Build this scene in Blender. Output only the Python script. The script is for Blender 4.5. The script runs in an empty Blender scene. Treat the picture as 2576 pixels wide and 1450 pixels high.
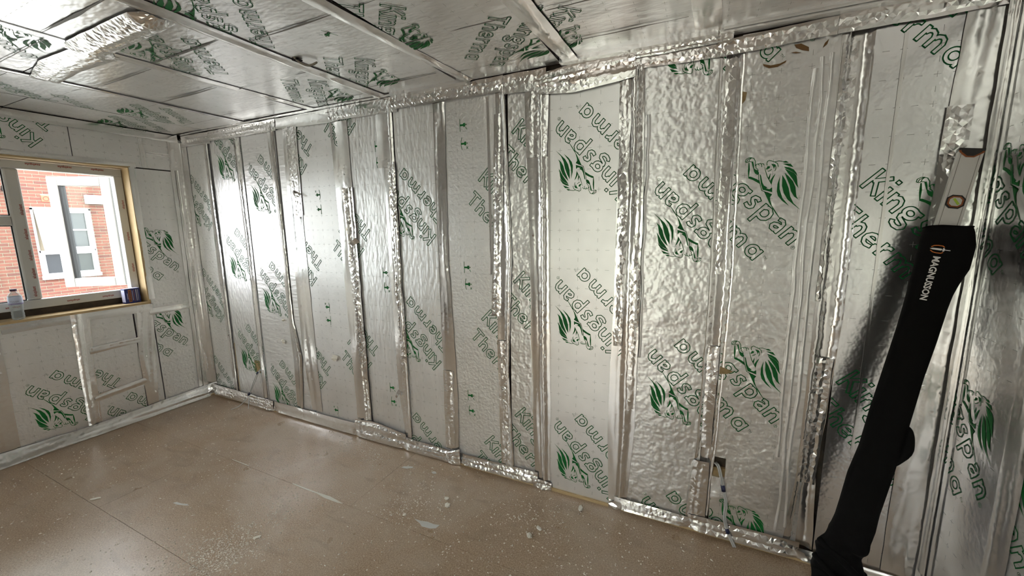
import bpy, bmesh, math, random
import numpy as np
from mathutils import Vector, Matrix, noise, geometry

scene = bpy.context.scene
col = scene.collection

# ---------------------------------------------------------------- camera
cam_data = bpy.data.cameras.new('camera')
cam_data.sensor_fit = 'HORIZONTAL'; cam_data.sensor_width = 36.0
cam_data.lens = 1004.885 / 2576 * 36.0
cam_data.clip_start = 0.02; cam_data.clip_end = 200
cam = bpy.data.objects.new('camera', cam_data); col.objects.link(cam)
cam.matrix_world = Matrix(((.90449, -.055842, .422823, 4.225258),
                           (.42633, .145967, -.892713, -2.09048),
                           (-.011868, .987712, .155833, 1.589971),
                           (0, 0, 0, 1)))
scene.camera = cam

# ---------------------------------------------------------------- daylight (overcast sky through the openings)
world = bpy.data.worlds.new('overcast_sky'); scene.world = world
world.use_nodes = True
bg = world.node_tree.nodes['Background']
bg.inputs['Color'].default_value = (.945, .97, 1.0, 1)
bg.inputs['Strength'].default_value = 4.8
vs = scene.view_settings
vs.view_transform = 'Standard'; vs.look = 'None'; vs.gamma = 1.0; vs.use_curve_mapping = False
vs.exposure = 1.2
scene.cycles.max_bounces = 7; scene.cycles.glossy_bounces = 5; scene.cycles.diffuse_bounces = 3
scene.cycles.adaptive_threshold = .04
scene.cycles.transparent_max_bounces = 12

H = 2.4; L = 5.153; D = 4.2          # room height, length, depth

# ---------------------------------------------------------------- materials
def mat(name, color, rough=.5, metal=0.0, spec=.5):
    m = bpy.data.materials.new(name); m.use_nodes = True
    b = m.node_tree.nodes['Principled BSDF']
    b.inputs['Base Color'].default_value = (*color, 1); b.inputs['Roughness'].default_value = rough
    b.inputs['Metallic'].default_value = metal; b.inputs['Specular IOR Level'].default_value = spec
    return m
def nd(m, typ, **kw):
    n = m.node_tree.nodes.new(typ)
    for k, v in kw.items(): setattr(n, k, v)
    return n
def lk(m, a, b): m.node_tree.links.new(a, b)
def math_(m, op, a, b=None, c=None):
    n = nd(m, 'ShaderNodeMath', operation=op)
    for i, v in enumerate((a, b, c)):
        if v is None: continue
        if isinstance(v, (int, float)): n.inputs[i].default_value = v
        else: lk(m, v, n.inputs[i])
    return n.outputs[0]
def noise_(m, vec, scale, detail=2, rough=.5, dist=0.0, typ=None):
    n = nd(m, 'ShaderNodeTexNoise')
    if typ: n.noise_type = typ
    n.inputs['Scale'].default_value = scale; n.inputs['Detail'].default_value = detail
    n.inputs['Roughness'].default_value = rough; n.inputs['Distortion'].default_value = dist
    lk(m, vec, n.inputs['Vector']); return n.outputs[0]
def mixc(m, fac, a, b):
    n = nd(m, 'ShaderNodeMix', data_type='RGBA')
    if isinstance(fac, float): n.inputs[0].default_value = fac
    else: lk(m, fac, n.inputs[0])
    for i, v in ((6, a), (7, b)):
        if isinstance(v, tuple): n.inputs[i].default_value = (*v, 1)
        else: lk(m, v, n.inputs[i])
    return n.outputs[2]
def bump(m, height, strength, dist):
    n = nd(m, 'ShaderNodeBump'); n.inputs['Strength'].default_value = strength; n.inputs['Distance'].default_value = dist
    lk(m, height, n.inputs['Height'])
    lk(m, n.outputs[0], m.node_tree.nodes['Principled BSDF'].inputs['Normal'])
def objvec(m, scale=(1, 1, 1)):
    t = nd(m, 'ShaderNodeTexCoord'); mp = nd(m, 'ShaderNodeMapping'); mp.inputs['Scale'].default_value = scale
    lk(m, t.outputs['Object'], mp.inputs['Vector']); return mp.outputs[0]
def maprange(m, v, a, b, c=0.0, d=1.0):
    n = nd(m, 'ShaderNodeMapRange'); lk(m, v, n.inputs[0])
    for i, x in enumerate((a, b, c, d)): n.inputs[i+1].default_value = x
    return n.outputs[0]

def foil(name, rough, peb, pscale, crease, stretch=(1, 1, 1), cross=True, color=(.89, .885, .876), metal=.84):
    """aluminium foil facing: dimpled, creased, with the printed grid of small crosses (104 mm) in the UV plane"""
    m = mat(name, color, rough, metal)
    b = m.node_tree.nodes['Principled BSDF']
    v = objvec(m); vs_ = objvec(m, stretch)
    n1 = noise_(m, vs_, pscale, 1, .5)
    n2 = noise_(m, vs_, 7.0, 2, .55, .0, 'RIDGED_MULTIFRACTAL')
    big = noise_(m, v, 3.0, 0)
    lift = maprange(m, big, .35, .65)
    hgt = math_(m, 'ADD', math_(m, 'MULTIPLY', n1, peb), math_(m, 'MULTIPLY', math_(m, 'MULTIPLY', n2, lift), crease))
    hgt = math_(m, 'ADD', hgt, math_(m, 'MULTIPLY', big, 1.5))
    bump(m, hgt, 1.0, .0060)
    base = mixc(m, maprange(m, noise_(m, v, 5, 2, .65), .35, .7), color, tuple(c*.93 for c in color))
    if cross:
        uv = nd(m, 'ShaderNodeUVMap'); sep = nd(m, 'ShaderNodeSeparateXYZ'); lk(m, uv.outputs[0], sep.inputs[0])
        P = .104
        def near(c, per): # distance to the nearest multiple of per
            f = math_(m, 'FRACT', math_(m, 'ADD', math_(m, 'DIVIDE', c, per), .5))
            return math_(m, 'MULTIPLY', math_(m, 'ABSOLUTE', math_(m, 'SUBTRACT', f, .5)), per)
        u, w = sep.outputs[0], sep.outputs[1]
        hl = math_(m, 'MULTIPLY', math_(m, 'LESS_THAN', near(w, P), .0007), math_(m, 'LESS_THAN', near(u, P/2), .0105))
        vl = math_(m, 'MULTIPLY', math_(m, 'LESS_THAN', near(u, P), .0007), math_(m, 'LESS_THAN', near(w, P/2), .0105))
        ink = math_(m, 'MULTIPLY', math_(m, 'MAXIMUM', hl, vl), .55)
        base = mixc(m, ink, base, (.05, .07, .05))
        lk(m, math_(m, 'MULTIPLY', math_(m, 'SUBTRACT', 1.0, ink), metal), b.inputs['Metallic'])
    lk(m, base, b.inputs['Base Color'])
    return m
FOIL_SMOOTH = foil('foil_facing_smooth', .40, .05, 60, .35)
FOIL_PEBBLE = foil('foil_facing_dimpled', .42, .45, 52, .9)
FOIL_WRINKLE = foil('foil_facing_wrinkled', .35, .7, 34, 1.8)
FOIL_CREASE_V = foil('foil_facing_rippled', .45, .75, 42, 1.4, (1, 1, .35))
FOIL_CREASE_H = foil('foil_facing_crosswise', .47, .5, 38, 1.2, (.3, 1, 1))
FOIL_CEIL = foil('foil_facing_overhead', .29, .35, 40, 1.0, (.45, 1, 1), True, (.87, .87, .87), .9)
FOIL_MIRROR = foil('foil_facing_shiny', .22, .16, 48, .5, (1, 1, 1), True, (.885, .885, .885), .95)
FOIL_SMOOTH_B = foil('foil_facing_satin', .48, .12, 60, .5)
FOIL_PLAIN = foil('foil_facing_plain', .36, .3, 40, 1.0, (1, 1, 1), False)
FOIL_SIDE = foil('foil_facing_window_side', .42, .4, 48, .8)

def tapemat(name, rough, k, color=(.82, .81, .79)):
    m = mat(name, color, rough, .93)
    v = objvec(m)
    h = math_(m, 'MULTIPLY', noise_(m, v, 40, 1, .6, 0, 'RIDGED_MULTIFRACTAL'), k)
    bump(m, h, 1.0, .0012); return m
TAPE = tapemat('foil_tape_smooth', .20, .25)
TAPE_CR = tapemat('foil_tape_crumpled', .2, .6)
INK = mat('green_print', (.010, .15, .034), .5, 0, .2)
INKD = mat('dark_green_print', (.004, .105, .028), .5, 0, .2)

FOIL_DARK = mat('dark_crease_foil', (.22, .21, .20), .5, .6)  # darker colour for thin strips along the ceiling creases
def wood(name, c1, c2, sc=(1, 1, 1), rough=.6):
    m = mat(name, c1, rough); v = objvec(m, sc)
    b = m.node_tree.nodes['Principled BSDF']
    lk(m, mixc(m, maprange(m, noise_(m, v, 18, 4, .6, 1.0), .35, .7), c1, c2), b.inputs['Base Color'])
    return m
PINE = wood('pine_timber', (.62, .47, .26), (.46, .32, .15), (8, 1, .5))
PINE_H = wood('pine_timber_lengthwise', (.60, .46, .26), (.42, .29, .14), (.5, .5, 8))
CORE = wood('dark_carcass_timber', (.07, .05, .032), (.035, .026, .018))
FOAMB = wood('tan_insulation_core', (.42, .31, .16), (.30, .21, .10), (3, 3, 3), .9)

def chipboard():
    m = mat('chipboard', (.3, .2, .13), .34, 0, .85); b = m.node_tree.nodes['Principled BSDF']; v = objvec(m)
    base = mixc(m, maprange(m, noise_(m, v, 150, 2, .8), .36, .66), (.29, .19, .112), (.54, .41, .28))
    base = mixc(m, math_(m, 'MULTIPLY', maprange(m, noise_(m, v, 2.2, 3, .65, .4), .45, .72), .5), base, (.55, .47, .375))
    base = mixc(m, math_(m, 'MULTIPLY', maprange(m, noise_(m, objvec(m, (1, 2.6, 1)), 3.5, 2, .6, .8), .56, .72), .35), base, (.22, .15, .09))
    base = mixc(m, maprange(m, noise_(m, v, 330, 1), .70, .74, 0, .6), base, (.62, .56, .48))
    lk(m, base, b.inputs['Base Color'])
    lk(m, maprange(m, noise_(m, v, 4, 3), .3, .7, .27, .40), b.inputs['Roughness'])
    bump(m, noise_(m, v, 200, 1), .35, .0008); return m
CHIP = chipboard()
UPVC = mat('white_upvc', (.60, .60, .575), .32)
UPVC_G = mat('grey_shaded_edge', (.22, .23, .225), .35)  # sash edge's shade put into its grey; the stay shares the colour
GASKET = mat('black_gasket', (.012, .012, .013), .5)
def glass():
    m = mat('window_glass', (1, 1, 1), .02); nt = m.node_tree
    tr = nd(m, 'ShaderNodeBsdfTransparent'); gl = nd(m, 'ShaderNodeBsdfGlossy'); gl.inputs['Roughness'].default_value = .01
    fr = nd(m, 'ShaderNodeFresnel'); fr.inputs['IOR'].default_value = 1.45; mx = nd(m, 'ShaderNodeMixShader')
    tr.inputs['Color'].default_value = (.93, .96, .95, 1)
    lk(m, fr.outputs[0], mx.inputs[0]); lk(m, tr.outputs[0], mx.inputs[1]); lk(m, gl.outputs[0], mx.inputs[2])
    lk(m, mx.outputs[0], nt.nodes['Material Output'].inputs['Surface']); return m
GLASS = glass()
DARKPANE = mat('dark_room_glass', (.03, .035, .04), .05)
def brickmat(name, c1, c2, c3):
    m = mat(name, c1, .85); b = m.node_tree.nodes['Principled BSDF']
    oi = nd(m, 'ShaderNodeObjectInfo'); v = objvec(m)
    c = mixc(m, maprange(m, noise_(m, v, 3.1, 1), .4, .6), c1, c2)
    c = mixc(m, maprange(m, oi.outputs['Random'], .55, 1.0), c, c3)
    c = mixc(m, maprange(m, noise_(m, v, 40, 3), .4, .7, 0, .35), c, c2)
    lk(m, c, b.inputs['Base Color']); return m
BRICK = brickmat('red_brick', (.165, .062, .042), (.125, .046, .032), (.10, .040, .032))
BLUEBRICK = mat('blue_brick', (.05, .058, .078), .7)
MORTAR = mat('cream_mortar', (.29, .255, .19), .95)
BLACKFAB = mat('black_nylon', (.0045, .0045, .0048), .85, 0, .15)
bump(BLACKFAB, noise_(BLACKFAB, objvec(BLACKFAB), 900, 1), .25, .0006)
WHITE = mat('white_print', (.85, .85, .84), .5)
ORANGE = mat('orange_print', (.72, .20, .03), .5)
ALU = mat('brushed_aluminium', (.72, .71, .69), .4, .15)
ALU_D = mat('aluminium_groove', (.30, .29, .27), .5, .3)
BLACKPL = mat('black_plastic', (.012, .011, .011), .35)
ORANGEPL = mat('burnt_orange_plastic', (.30, .085, .02), .4)
VIAL = mat('vial_face', (.62, .62, .55), .15)
VIALY = mat('vial_liquid_yellow', (.42, .62, .05), .1)
WIRE = mat('grey_cable_sheath', (.50, .50, .49), .4)
TIE = mat('navy_tape', (.012, .016, .06), .5)
REDP = mat('red_print', (.30, .035, .02), .5)
CHIPW = mat('pale_foam_crumb', (.80, .77, .68), .9)
GROUND = mat('pale_concrete', (.32, .31, .29), .9)
RENDERW = mat('white_frame_outdoors', (.42, .425, .43), .5)

# ---------------------------------------------------------------- helpers
def link(o, parent=None, label=None, cat=None, group=None, kind=None):
    if o.name not in col.objects: col.objects.link(o)
    if parent is not None: o.parent = parent
    if label: o['label'] = label
    if cat: o['category'] = cat
    if group: o['group'] = group
    if kind: o['kind'] = kind
    return o
def empty(name, loc=(0, 0, 0), **kw):
    o = bpy.data.objects.new(name, None); o.empty_display_size = .05
    link(o, **kw); o.location = loc; return o
def mesh(name, verts, faces, m, parent=None, smooth=False, uvs=None, **kw):
    me = bpy.data.meshes.new(name); me.from_pydata([tuple(v) for v in verts], [], faces)
    for mm in (m if isinstance(m, (list, tuple)) else [m]): me.materials.append(mm)
    if smooth: me.polygons.foreach_set('use_smooth', [True]*len(me.polygons))
    if uvs is not None:
        ul = me.uv_layers.new(name='UVMap')
        for i, lp in enumerate(me.loops): ul.data[i].uv = uvs[lp.vertex_index]
    me.update()
    o = bpy.data.objects.new(name, me)
    return link(o, parent, **kw)
class MB:
    def __init__(s): s.v = []; s.f = []; s.mi = []
    def add(s, v, f, mi=0):
        n = len(s.v); s.v += [tuple(x) for x in v]; s.f += [tuple(i+n for i in q) for q in f]; s.mi += [mi]*len(f)
    def box(s, a, b, mi=0):
        (x0, y0, z0), (x1, y1, z1) = a, b
        s.add([(x0,y0,z0),(x1,y0,z0),(x1,y1,z0),(x0,y1,z0),(x0,y0,z1),(x1,y0,z1),(x1,y1,z1),(x0,y1,z1)],
              [(0,3,2,1),(4,5,6,7),(0,1,5,4),(1,2,6,5),(2,3,7,6),(3,0,4,7)], mi)
    def obox(s, o, ax, ay, az, mi=0):     # oriented box from a corner and three edge vectors
        o, ax, ay, az = map(Vector, (o, ax, ay, az))
        s.add([o, o+ax, o+ax+ay, o+ay, o+az, o+ax+az, o+ax+ay+az, o+ay+az],
              [(0,3,2,1),(4,5,6,7),(0,1,5,4),(1,2,6,5),(2,3,7,6),(3,0,4,7)], mi)
    def tube(s, pts, r, n=10, mi=0, cap=True):
        pts = [Vector(p) for p in pts]; rings = []; up = Vector((.3, .2, 1)).normalized()
        for i, p in enumerate(pts):
            t = (pts[min(i+1, len(pts)-1)] - pts[max(i-1, 0)]).normalized()
            a = t.cross(up)
            if a.length < 1e-3: a = t.cross(Vector((1, 0, 0)))
            a.normalize(); b = t.cross(a); rr = r[i] if isinstance(r, (list, tuple)) else r
            rings.append([p + rr*(math.cos(2*math.pi*k/n)*a + math.sin(2*math.pi*k/n)*b) for k in range(n)])
        v = [q for rg in rings for q in rg]; f = []
        for i in range(len(pts)-1):
            for k in range(n): f.append((i*n+k, i*n+(k+1) % n, (i+1)*n+(k+1) % n, (i+1)*n+k))
        if cap: f += [tuple(range(n))[::-1], tuple(range((len(pts)-1)*n, len(pts)*n))]
        s.add(v, f, mi)
    def lathe(s, prof, c, n=28, mi=0):
        v = []; f = []
        for r, z in prof:
            for k in range(n): v.append((c[0]+r*math.cos(2*math.pi*k/n), c[1]+r*math.sin(2*math.pi*k/n), c[2]+z))
        for i in range(len(prof)-1):
            for k in range(n): f.append((i*n+k, i*n+(k+1) % n, (i+1)*n+(k+1) % n, (i+1)*n+k))
        s.add(v, f, mi)
    def obj(s, name, m, parent=None, smooth=False, bevel=0, **kw):
        o = mesh(name, s.v, s.f, m, parent, smooth, **kw)
        if len(o.data.materials) > 1: o.data.polygons.foreach_set('material_index', s.mi)
        if bevel:
            md = o.modifiers.new('bevel', 'BEVEL'); md.width = bevel; md.segments = 2; md.limit_method = 'ANGLE'
        return o
def smoothpath(pts, n=8):
    out = []; P = [Vector(p) for p in pts]
    for i in range(len(P)-1):
        p0, p1, p2, p3 = P[max(i-1, 0)], P[i], P[i+1], P[min(i+2, len(P)-1)]
        for k in range(n):
            t = k/n
            out.append(.5*((2*p1)+(p2-p0)*t+(2*p0-5*p1+4*p2-p3)*t*t+(3*p1-p0-3*p2+p3)*t**3))
    return out+[P[-1]]
class Plane:
    def __init__(s, o, u, v):
        s.o, s.u, s.v = Vector(o), Vector(u), Vector(v); s.n = s.u.cross(s.v)
    def p(s, a, b, h=0): return s.o + s.u*a + s.v*b + s.n*h
P_BACK = Plane((0, 0, 0), (1, 0, 0), (0, 0, 1))          # a = x, b = z, faces -y
P_LEFT = Plane((0, 0, 0), (0, 1, 0), (0, 0, 1))          # a = y, b = z, faces +x
P_RIGHT = Plane((L, 0, 0), (0, -1, 0), (0, 0, 1))        # a = -y, faces -x
P_CEIL = Plane((0, 0, H), (1, 0, 0), (0, -1, 0))         # a = x, b = -y, faces down
P_FRONT = Plane((0, -D, 0), (-1, 0, 0), (0, 0, 1))       # a = -x, faces +y
P_FLOOR = Plane((0, 0, 0), (1, 0, 0), (0, 1, 0))

# ---------------------------------------------------------------- the board print: lettering, lion, handling marks
LION= [[(-.2883,.2159),(-.2792,.2272),(-.2727,.2285),(-.2662,.2289),(-.2777,.219)],[(-.2782,.2118),(-.2686,.2216),(-.2577,.2302),(-.2395,.2277),(-.2561,.2196)],[(-.2664,.2066),(-.2512,.2171),(-.2313,.2224),(-.2139,.2195),(-.2009,.2129),(-.2198,.2144),(-.2408,.21),(-.2562,.2059)],[(-.2588,.2036),(-.2382,.2095),(-.2193,.214),(-.2037,.2116),(-.1909,.2035),(-.1761,.1923),(-.1598,.1832),(-.1763,.1859),(-.206,.1941),(-.2333,.1984)],[(-.2457,.1924),(-.2241,.1923),(-.1958,.1889),(-.1706,.1787),(-.1518,.1648),(-.14,.1569),(-.1239,.1521),(-.1441,.1501),(-.1699,.1566),(-.1951,.1711),(-.2254,.183)],[(-.2451,.1807),(-.2191,.1742),(-.1864,.1603),(-.1551,.1408),(-.1252,.1306),(-.0807,.1291),(-.1147,.1268),(-.1521,.1258),(-.1831,.1341),(-.2115,.15)],[(-.2491,.1751),(-.231,.1554),(-.2069,.1354),(-.1711,.1176),(-.1271,.1122),(-.1611,.109),(-.1897,.1123),(-.2075,.1222),(-.2295,.1442)],[(-.3113,.1839),(-.2988,.1923),(-.2903,.19),(-.2913,.1834),(-.2859,.1759),(-.2966,.1813)],[(-.3137,.1689),(-.3058,.1749),(-.3017,.1678),(-.3045,.158),(-.3096,.156),(-.3099,.162)],[(-.2675,.1683),(-.2668,.1557),(-.2608,.1362),(-.243,.1271),(-.2563,.1452)],[(-.2833,.1577),(-.2734,.1367),(-.2646,.1353),(-.2729,.147)],[(-.3249,.1624),(-.3013,.151),(-.2801,.1407),(-.2491,.1316),(-.24,.1256),(-.2581,.1311),(-.281,.1378),(-.3091,.1523)],[(-.3096,.127),(-.3023,.1272),(-.2763,.1114),(-.2622,.1064),(-.246,.1092),(-.2464,.1029),(-.2344,.1096),(-.2331,.1217),(-.2171,.1084),(-.2508,.0912),(-.2752,.1031)],[(-.243,.0899),(-.2269,.0977),(-.2098,.101),(-.2071,.0886),(-.1966,.0811),(-.1741,.0697),(-.1569,.0664),(-.1221,.058),(-.0943,.0527),(-.118,.0545),(-.144,.0589),(-.1897,.0711),(-.2143,.0797)],[(-.3784,.1313),(-.353,.1056),(-.3285,.0868),(-.3112,.0937),(-.2801,.1),(-.2872,.1084),(-.3023,.1063),(-.3277,.0977),(-.3323,.0935),(-.3543,.117),(-.3758,.1336)],[(-.3485,.1291),(-.3358,.1299),(-.3271,.1333),(-.316,.1289),(-.3131,.1198),(-.325,.1176),(-.3356,.1209)],[(-.3738,.1415),(-.3697,.1467),(-.3559,.1384),(-.3423,.1274),(-.3473,.1273)]]
LLINES= [[(-.324,.1742),(-.329,.1821),(-.3269,.1891),(-.3092,.1971),(-.2942,.2),(-.2818,.1933)],[(-.3067,.1984),(-.2993,.2096),(-.2873,.2175)],[(-.29,.1886),(-.2812,.1808),(-.278,.173)],[(-.2923,.1712),(-.2923,.163),(-.2956,.1551)],[(-.3457,.1403),(-.3511,.1438),(-.3474,.1527),(-.3395,.1506)],[(-.3455,.1536),(-.3436,.1593),(-.3351,.1585),(-.3271,.1523)],[(-.3395,.1604),(-.3338,.1653),(-.325,.1631)],[(-.3457,.1403),(-.3402,.1355),(-.3324,.1361),(-.3244,.1328)],[(-.3185,.1296),(-.2954,.1103),(-.2511,.0867),(-.2109,.1013)],[(-.3903,.1253),(-.3965,.1344),(-.3931,.1463),(-.386,.1532)],[(-.3859,.127),(-.3905,.1374),(-.3871,.1515),(-.3775,.1568),(-.3633,.1526),(-.3481,.139)],[(-.3804,.1338),(-.3852,.1432),(-.3852,.1514)],[(-.3903,.1253),(-.3832,.1284),(-.3807,.1356),(-.3732,.142)],[(-.324,.1742),(-.3171,.17)]]

def arc(cx, cy, rx, ry, a0, a1, n=14):
    return [(cx+rx*math.cos(math.radians(a0+(a1-a0)*i/n)), cy+ry*math.sin(math.radians(a0+(a1-a0)*i/n))) for i in range(n+1)]
ARCH = [(.2, .60), (.29, .79), (.46, .88), (.64, .82), (.765, .62), (.775, .5), (.775, 0)]
GLYPH = {
 'K': [[(.12, 0), (.12, 1.49)], [(.26, .66), (.92, 1.44)], [(.40, .80), (1.0, .05)]],
 'i': [[(.12, 0), (.12, 1.0)], [(.12, 1.34), (.12, 1.56)]],
 'n': [[(.12, 0), (.12, 1.0)], ARCH],
 'g': [arc(.47, .62, .33, .29, 0, 360, 22), [(.66, .86), (1.04, .88)], [(.32, .36), (.2, .24), (.26, .1), (.5, .04), (.78, -.04), (.86, -.2), (.72, -.38), (.44, -.42), (.2, -.34), (.12, -.2)]],
 's': [[(.70, .80), (.48, .89), (.25, .83), (.2, .68), (.32, .56), (.54, .44), (.62, .28), (.52, .13), (.32, .09), (.06, .17)]],
 'p': [[(.12, -.52), (.12, 1.0)], [(.18, .72), (.34, .87), (.55, .88), (.77, .74), (.85, .5), (.79, .26), (.6, .11), (.4, .10), (.2, .16)]],
 'a': [[(.70, 0), (.70, .58)], [(.70, .5), (.66, .76), (.46, .89), (.16, .82)], [(.68, .55), (.40, .52), (.18, .41), (.14, .25), (.26, .11), (.46, .11), (.68, .27)]],
 'T': [[(0, 1.31), (1.04, 1.31)], [(.52, 0), (.52, 1.31)]],
 'h': [[(.12, 0), (.12, 1.43)], ARCH],
 'e': [[(.16, .5), (.86, .5)], [(.87, .5), (.82, .72), (.66, .87), (.46, .89), (.26, .79), (.13, .57), (.15, .35), (.30, .16), (.52, .10), (.86, .19)]],
 'r': [[(.12, 0), (.12, 1.0)], [(.2, .6), (.3, .78), (.44, .86), (.62, .87)]],
 'm': [[(.12, 0), (.12, 1.0)], ARCH, [(x+.655, y) for x, y in ARCH]],
 'o': [arc(.47, .5, .38, .39, 0, 360, 26), [(.90, 0), (.90, 1.0)]],
}
def glyph_loops(strokes, w=.24, cell=.022):
    """outline loops of the union of butt-ended strokes (marching squares on the distance field)"""
    x0, y0, x1, y1 = -.3, -.75, 2.0, 1.85
    xs = np.arange(x0, x1, cell); ys = np.arange(y0, y1, cell); X, Y = np.meshgrid(xs, ys)
    F = np.full(X.shape, 9.0)
    for st in strokes:
        closed = len(st) > 12 and math.dist(st[0], st[-1]) < 1e-6
        for i in range(len(st)-1):
            (ax, ay), (bx, by) = st[i], st[i+1]
            ln = math.hypot(bx-ax, by-ay); dx, dy = (bx-ax)/ln, (by-ay)/ln
            e0 = 0 if (i == 0 and not closed) else w*.22; e1 = 0 if (i == len(st)-2 and not closed) else w*.22
            t = (X-ax)*dx+(Y-ay)*dy; d = abs(-(X-ax)*dy+(Y-ay)*dx)
            F = np.minimum(F, np.maximum(d-w/2, np.maximum(-e0-t, t-ln-e1)))
    F += 1e-7; nxt = {}
    def pt(k):
        d, i, j = k
        if d == 'h': a, b = F[j, i], F[j, i+1]; return (xs[i]+cell*a/(a-b), ys[j])
        a, b = F[j, i], F[j+1, i]; return (xs[i], ys[j]+cell*a/(a-b))
    I = F < 0
    jj, ii = np.where((I[:-1, :-1] | I[1:, :-1] | I[:-1, 1:] | I[1:, 1:]) & ~(I[:-1, :-1] & I[1:, :-1] & I[:-1, 1:] & I[1:, 1:]))
    T = {1: ['lb'], 2: ['br'], 3: ['lr'], 4: ['rt'], 5: ['lb', 'rt'], 6: ['bt'], 7: ['lt'], 8: ['tl'], 9: ['tb'], 10: ['br', 'tl'], 11: ['tr'], 12: ['rl'], 13: ['rb'], 14: ['bl']}
    for j, i in zip(jj, ii):
        c = int(I[j, i])+2*int(I[j, i+1])+4*int(I[j+1, i+1])+8*int(I[j+1, i])
        K = {'b': ('h', i, j), 't': ('h', i, j+1), 'l': ('v', i, j), 'r': ('v', i+1, j)}
        for s in T.get(c, []): nxt[K[s[0]]] = K[s[1]]
    loops = []
    while nxt:
        k0 = next(iter(nxt)); k = k0; lp = []
        while k in nxt: lp.append(pt(k)); k = nxt.pop(k)
        if len(lp) > 6: loops.append(simplify(lp, .009))
    return loops
def simplify(P, tol):
    def rdp(Q):
        if len(Q) < 3: return Q
        a, b = np.array(Q[0]), np.array(Q[-1]); d = b-a; n = np.hypot(*d)
        R = np.array(Q)-a
        dist = np.abs(d[0]*R[:, 1]-d[1]*R[:, 0])/n if n > 1e-9 else np.hypot(R[:, 0], R[:, 1])
        i = int(np.argmax(dist))
        if dist[i] < tol: return [Q[0], Q[-1]]
        return rdp(Q[:i+1])[:-1]+rdp(Q[i:])
    h = len(P)//2
    return rdp(P[:h+1])[:-1]+rdp(P[h:]+[P[0]])[:-1]
def ribbon(P, w, closed):
    n = len(P); V = []; F = []
    for i, p in enumerate(P):
        a = P[i-1] if (closed or i) else P[0]; b = P[(i+1) % n] if (closed or i < n-1) else P[-1]
        t1 = np.array(p)-a; t2 = np.array(b)-p
        l1, l2 = np.hypot(*t1), np.hypot(*t2)
        t1 = t1/l1 if l1 > 1e-9 else t2/max(l2, 1e-9); t2 = t2/l2 if l2 > 1e-9 else t1
        nn = np.array([-(t1+t2)[1], (t1+t2)[0]]); q = np.hypot(*nn)
        nn = nn/q if q > 1e-6 else np.array([-t1[1], t1[0]])
        k = min(1.8, 1/max(.3, abs(nn@np.array([-t1[1], t1[0]]))))
        V += [tuple(np.array(p)+nn*w/2*k), tuple(np.array(p)-nn*w/2*k)]
    m = n if closed else n-1
    for i in range(m): j = (i+1) % n; F.append((2*i, 2*i+1, 2*j+1, 2*j))
    return V, F
def build_stamp():
    """one repeat of the print, origin at the foot of the last n of the upper word (metres)"""
    V = []; F = []; MI = []
    def put(v, f, mi):
        n = len(V); V.extend(v); F.extend([tuple(i+n for i in q) for q in f]); MI.extend([mi]*len(f))
    G = {k: glyph_loops(s) for k, s in GLYPH.items()}
    def word(items, base, xh):
        for ch, x, wd in items:
            for lp in G[ch]:
                sx = wd
                v, f = ribbon([(x+px*sx, base+py*xh) for px, py in lp], .0041, True); put(v, f, 1)
    u = .062
    word([('K', -.507, u), ('i', -.434, u), ('n', -.404, u), ('g', -.338, u), ('s', -.262, u*.95), ('p', -.198, u), ('a', -.120, u*.95), ('n', -.0566, u)], 0, u)
    u = .0585
    word([('T', -.482, u), ('h', -.406, u), ('e', -.344, u), ('r', -.270, u), ('m', -.216, u), ('o', -.104, u)], -.141, u)
    for P in LION:
        t = geometry.tessellate_polygon([[Vector((x, y, 0)) for x, y in P]])
        put(P, [tuple(q) for q in t], 0)
    for P in LLINES: put(*ribbon(P, .0026, False), 0)
    put(*ribbon(arc(.017, .006, .0075, .0075, 0, 360, 14)[:-1], .0012, True), 1)
    put(*ribbon([(.0145, .002), (.0145, .010), (.019, .008), (.0145, .006), (.0195, .002)], .0011, False), 1)
    put(*ribbon([(-.030, -.092), (-.022, -.092)], .0011, False), 1); put(*ribbon([(-.026, -.092), (-.026, -.101)], .0011, False), 1)
    put(*ribbon([(-.020, -.101), (-.020, -.092), (-.016, -.098), (-.012, -.092), (-.012, -.101)], .0011, False), 1)
    return V, F, MI
def build_mark(ok):
    V = []; F = []
    def put(v, f): n = len(V); V.extend(v); F.extend([tuple(i+n for i in q) for q in f])
    k = .000146
    def rect(x0, x1, y0, y1): put([(x0*k, y0*k), (x1*k, y0*k), (x1*k, y1*k), (x0*k, y1*k)], [(0, 1, 2, 3)])
    put(*ribbon([(0, 240*k), (0, -240*k)] if ok else [(45*k, 240*k), (8*k, 110*k), (0, 0), (8*k, -110*k), (50*k, -240*k)], .0034, False))
    rect(10, 150, -38, 34); rect(150, 240, -72, 72)
    c = [(282*k+24*k*math.cos(a*math.pi/5), 5*k+28*k*math.sin(a*math.pi/5)) for a in range(10)]; put(c, [tuple(range(10))])
    if ok: put(*ribbon([(290*k, -95*k), (265*k, -120*k), (325*k, -180*k)], .003, False))
    else:
        put(*ribbon([(245*k, -125*k), (320*k, -215*k)], .0032, False)); put(*ribbon([(320*k, -125*k), (245*k, -215*k)], .0032, False))
    return V, F, [0]*len(F)
STAMP = build_stamp(); MARK_OK = build_mark(True); MARK_NO = build_mark(False)
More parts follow.
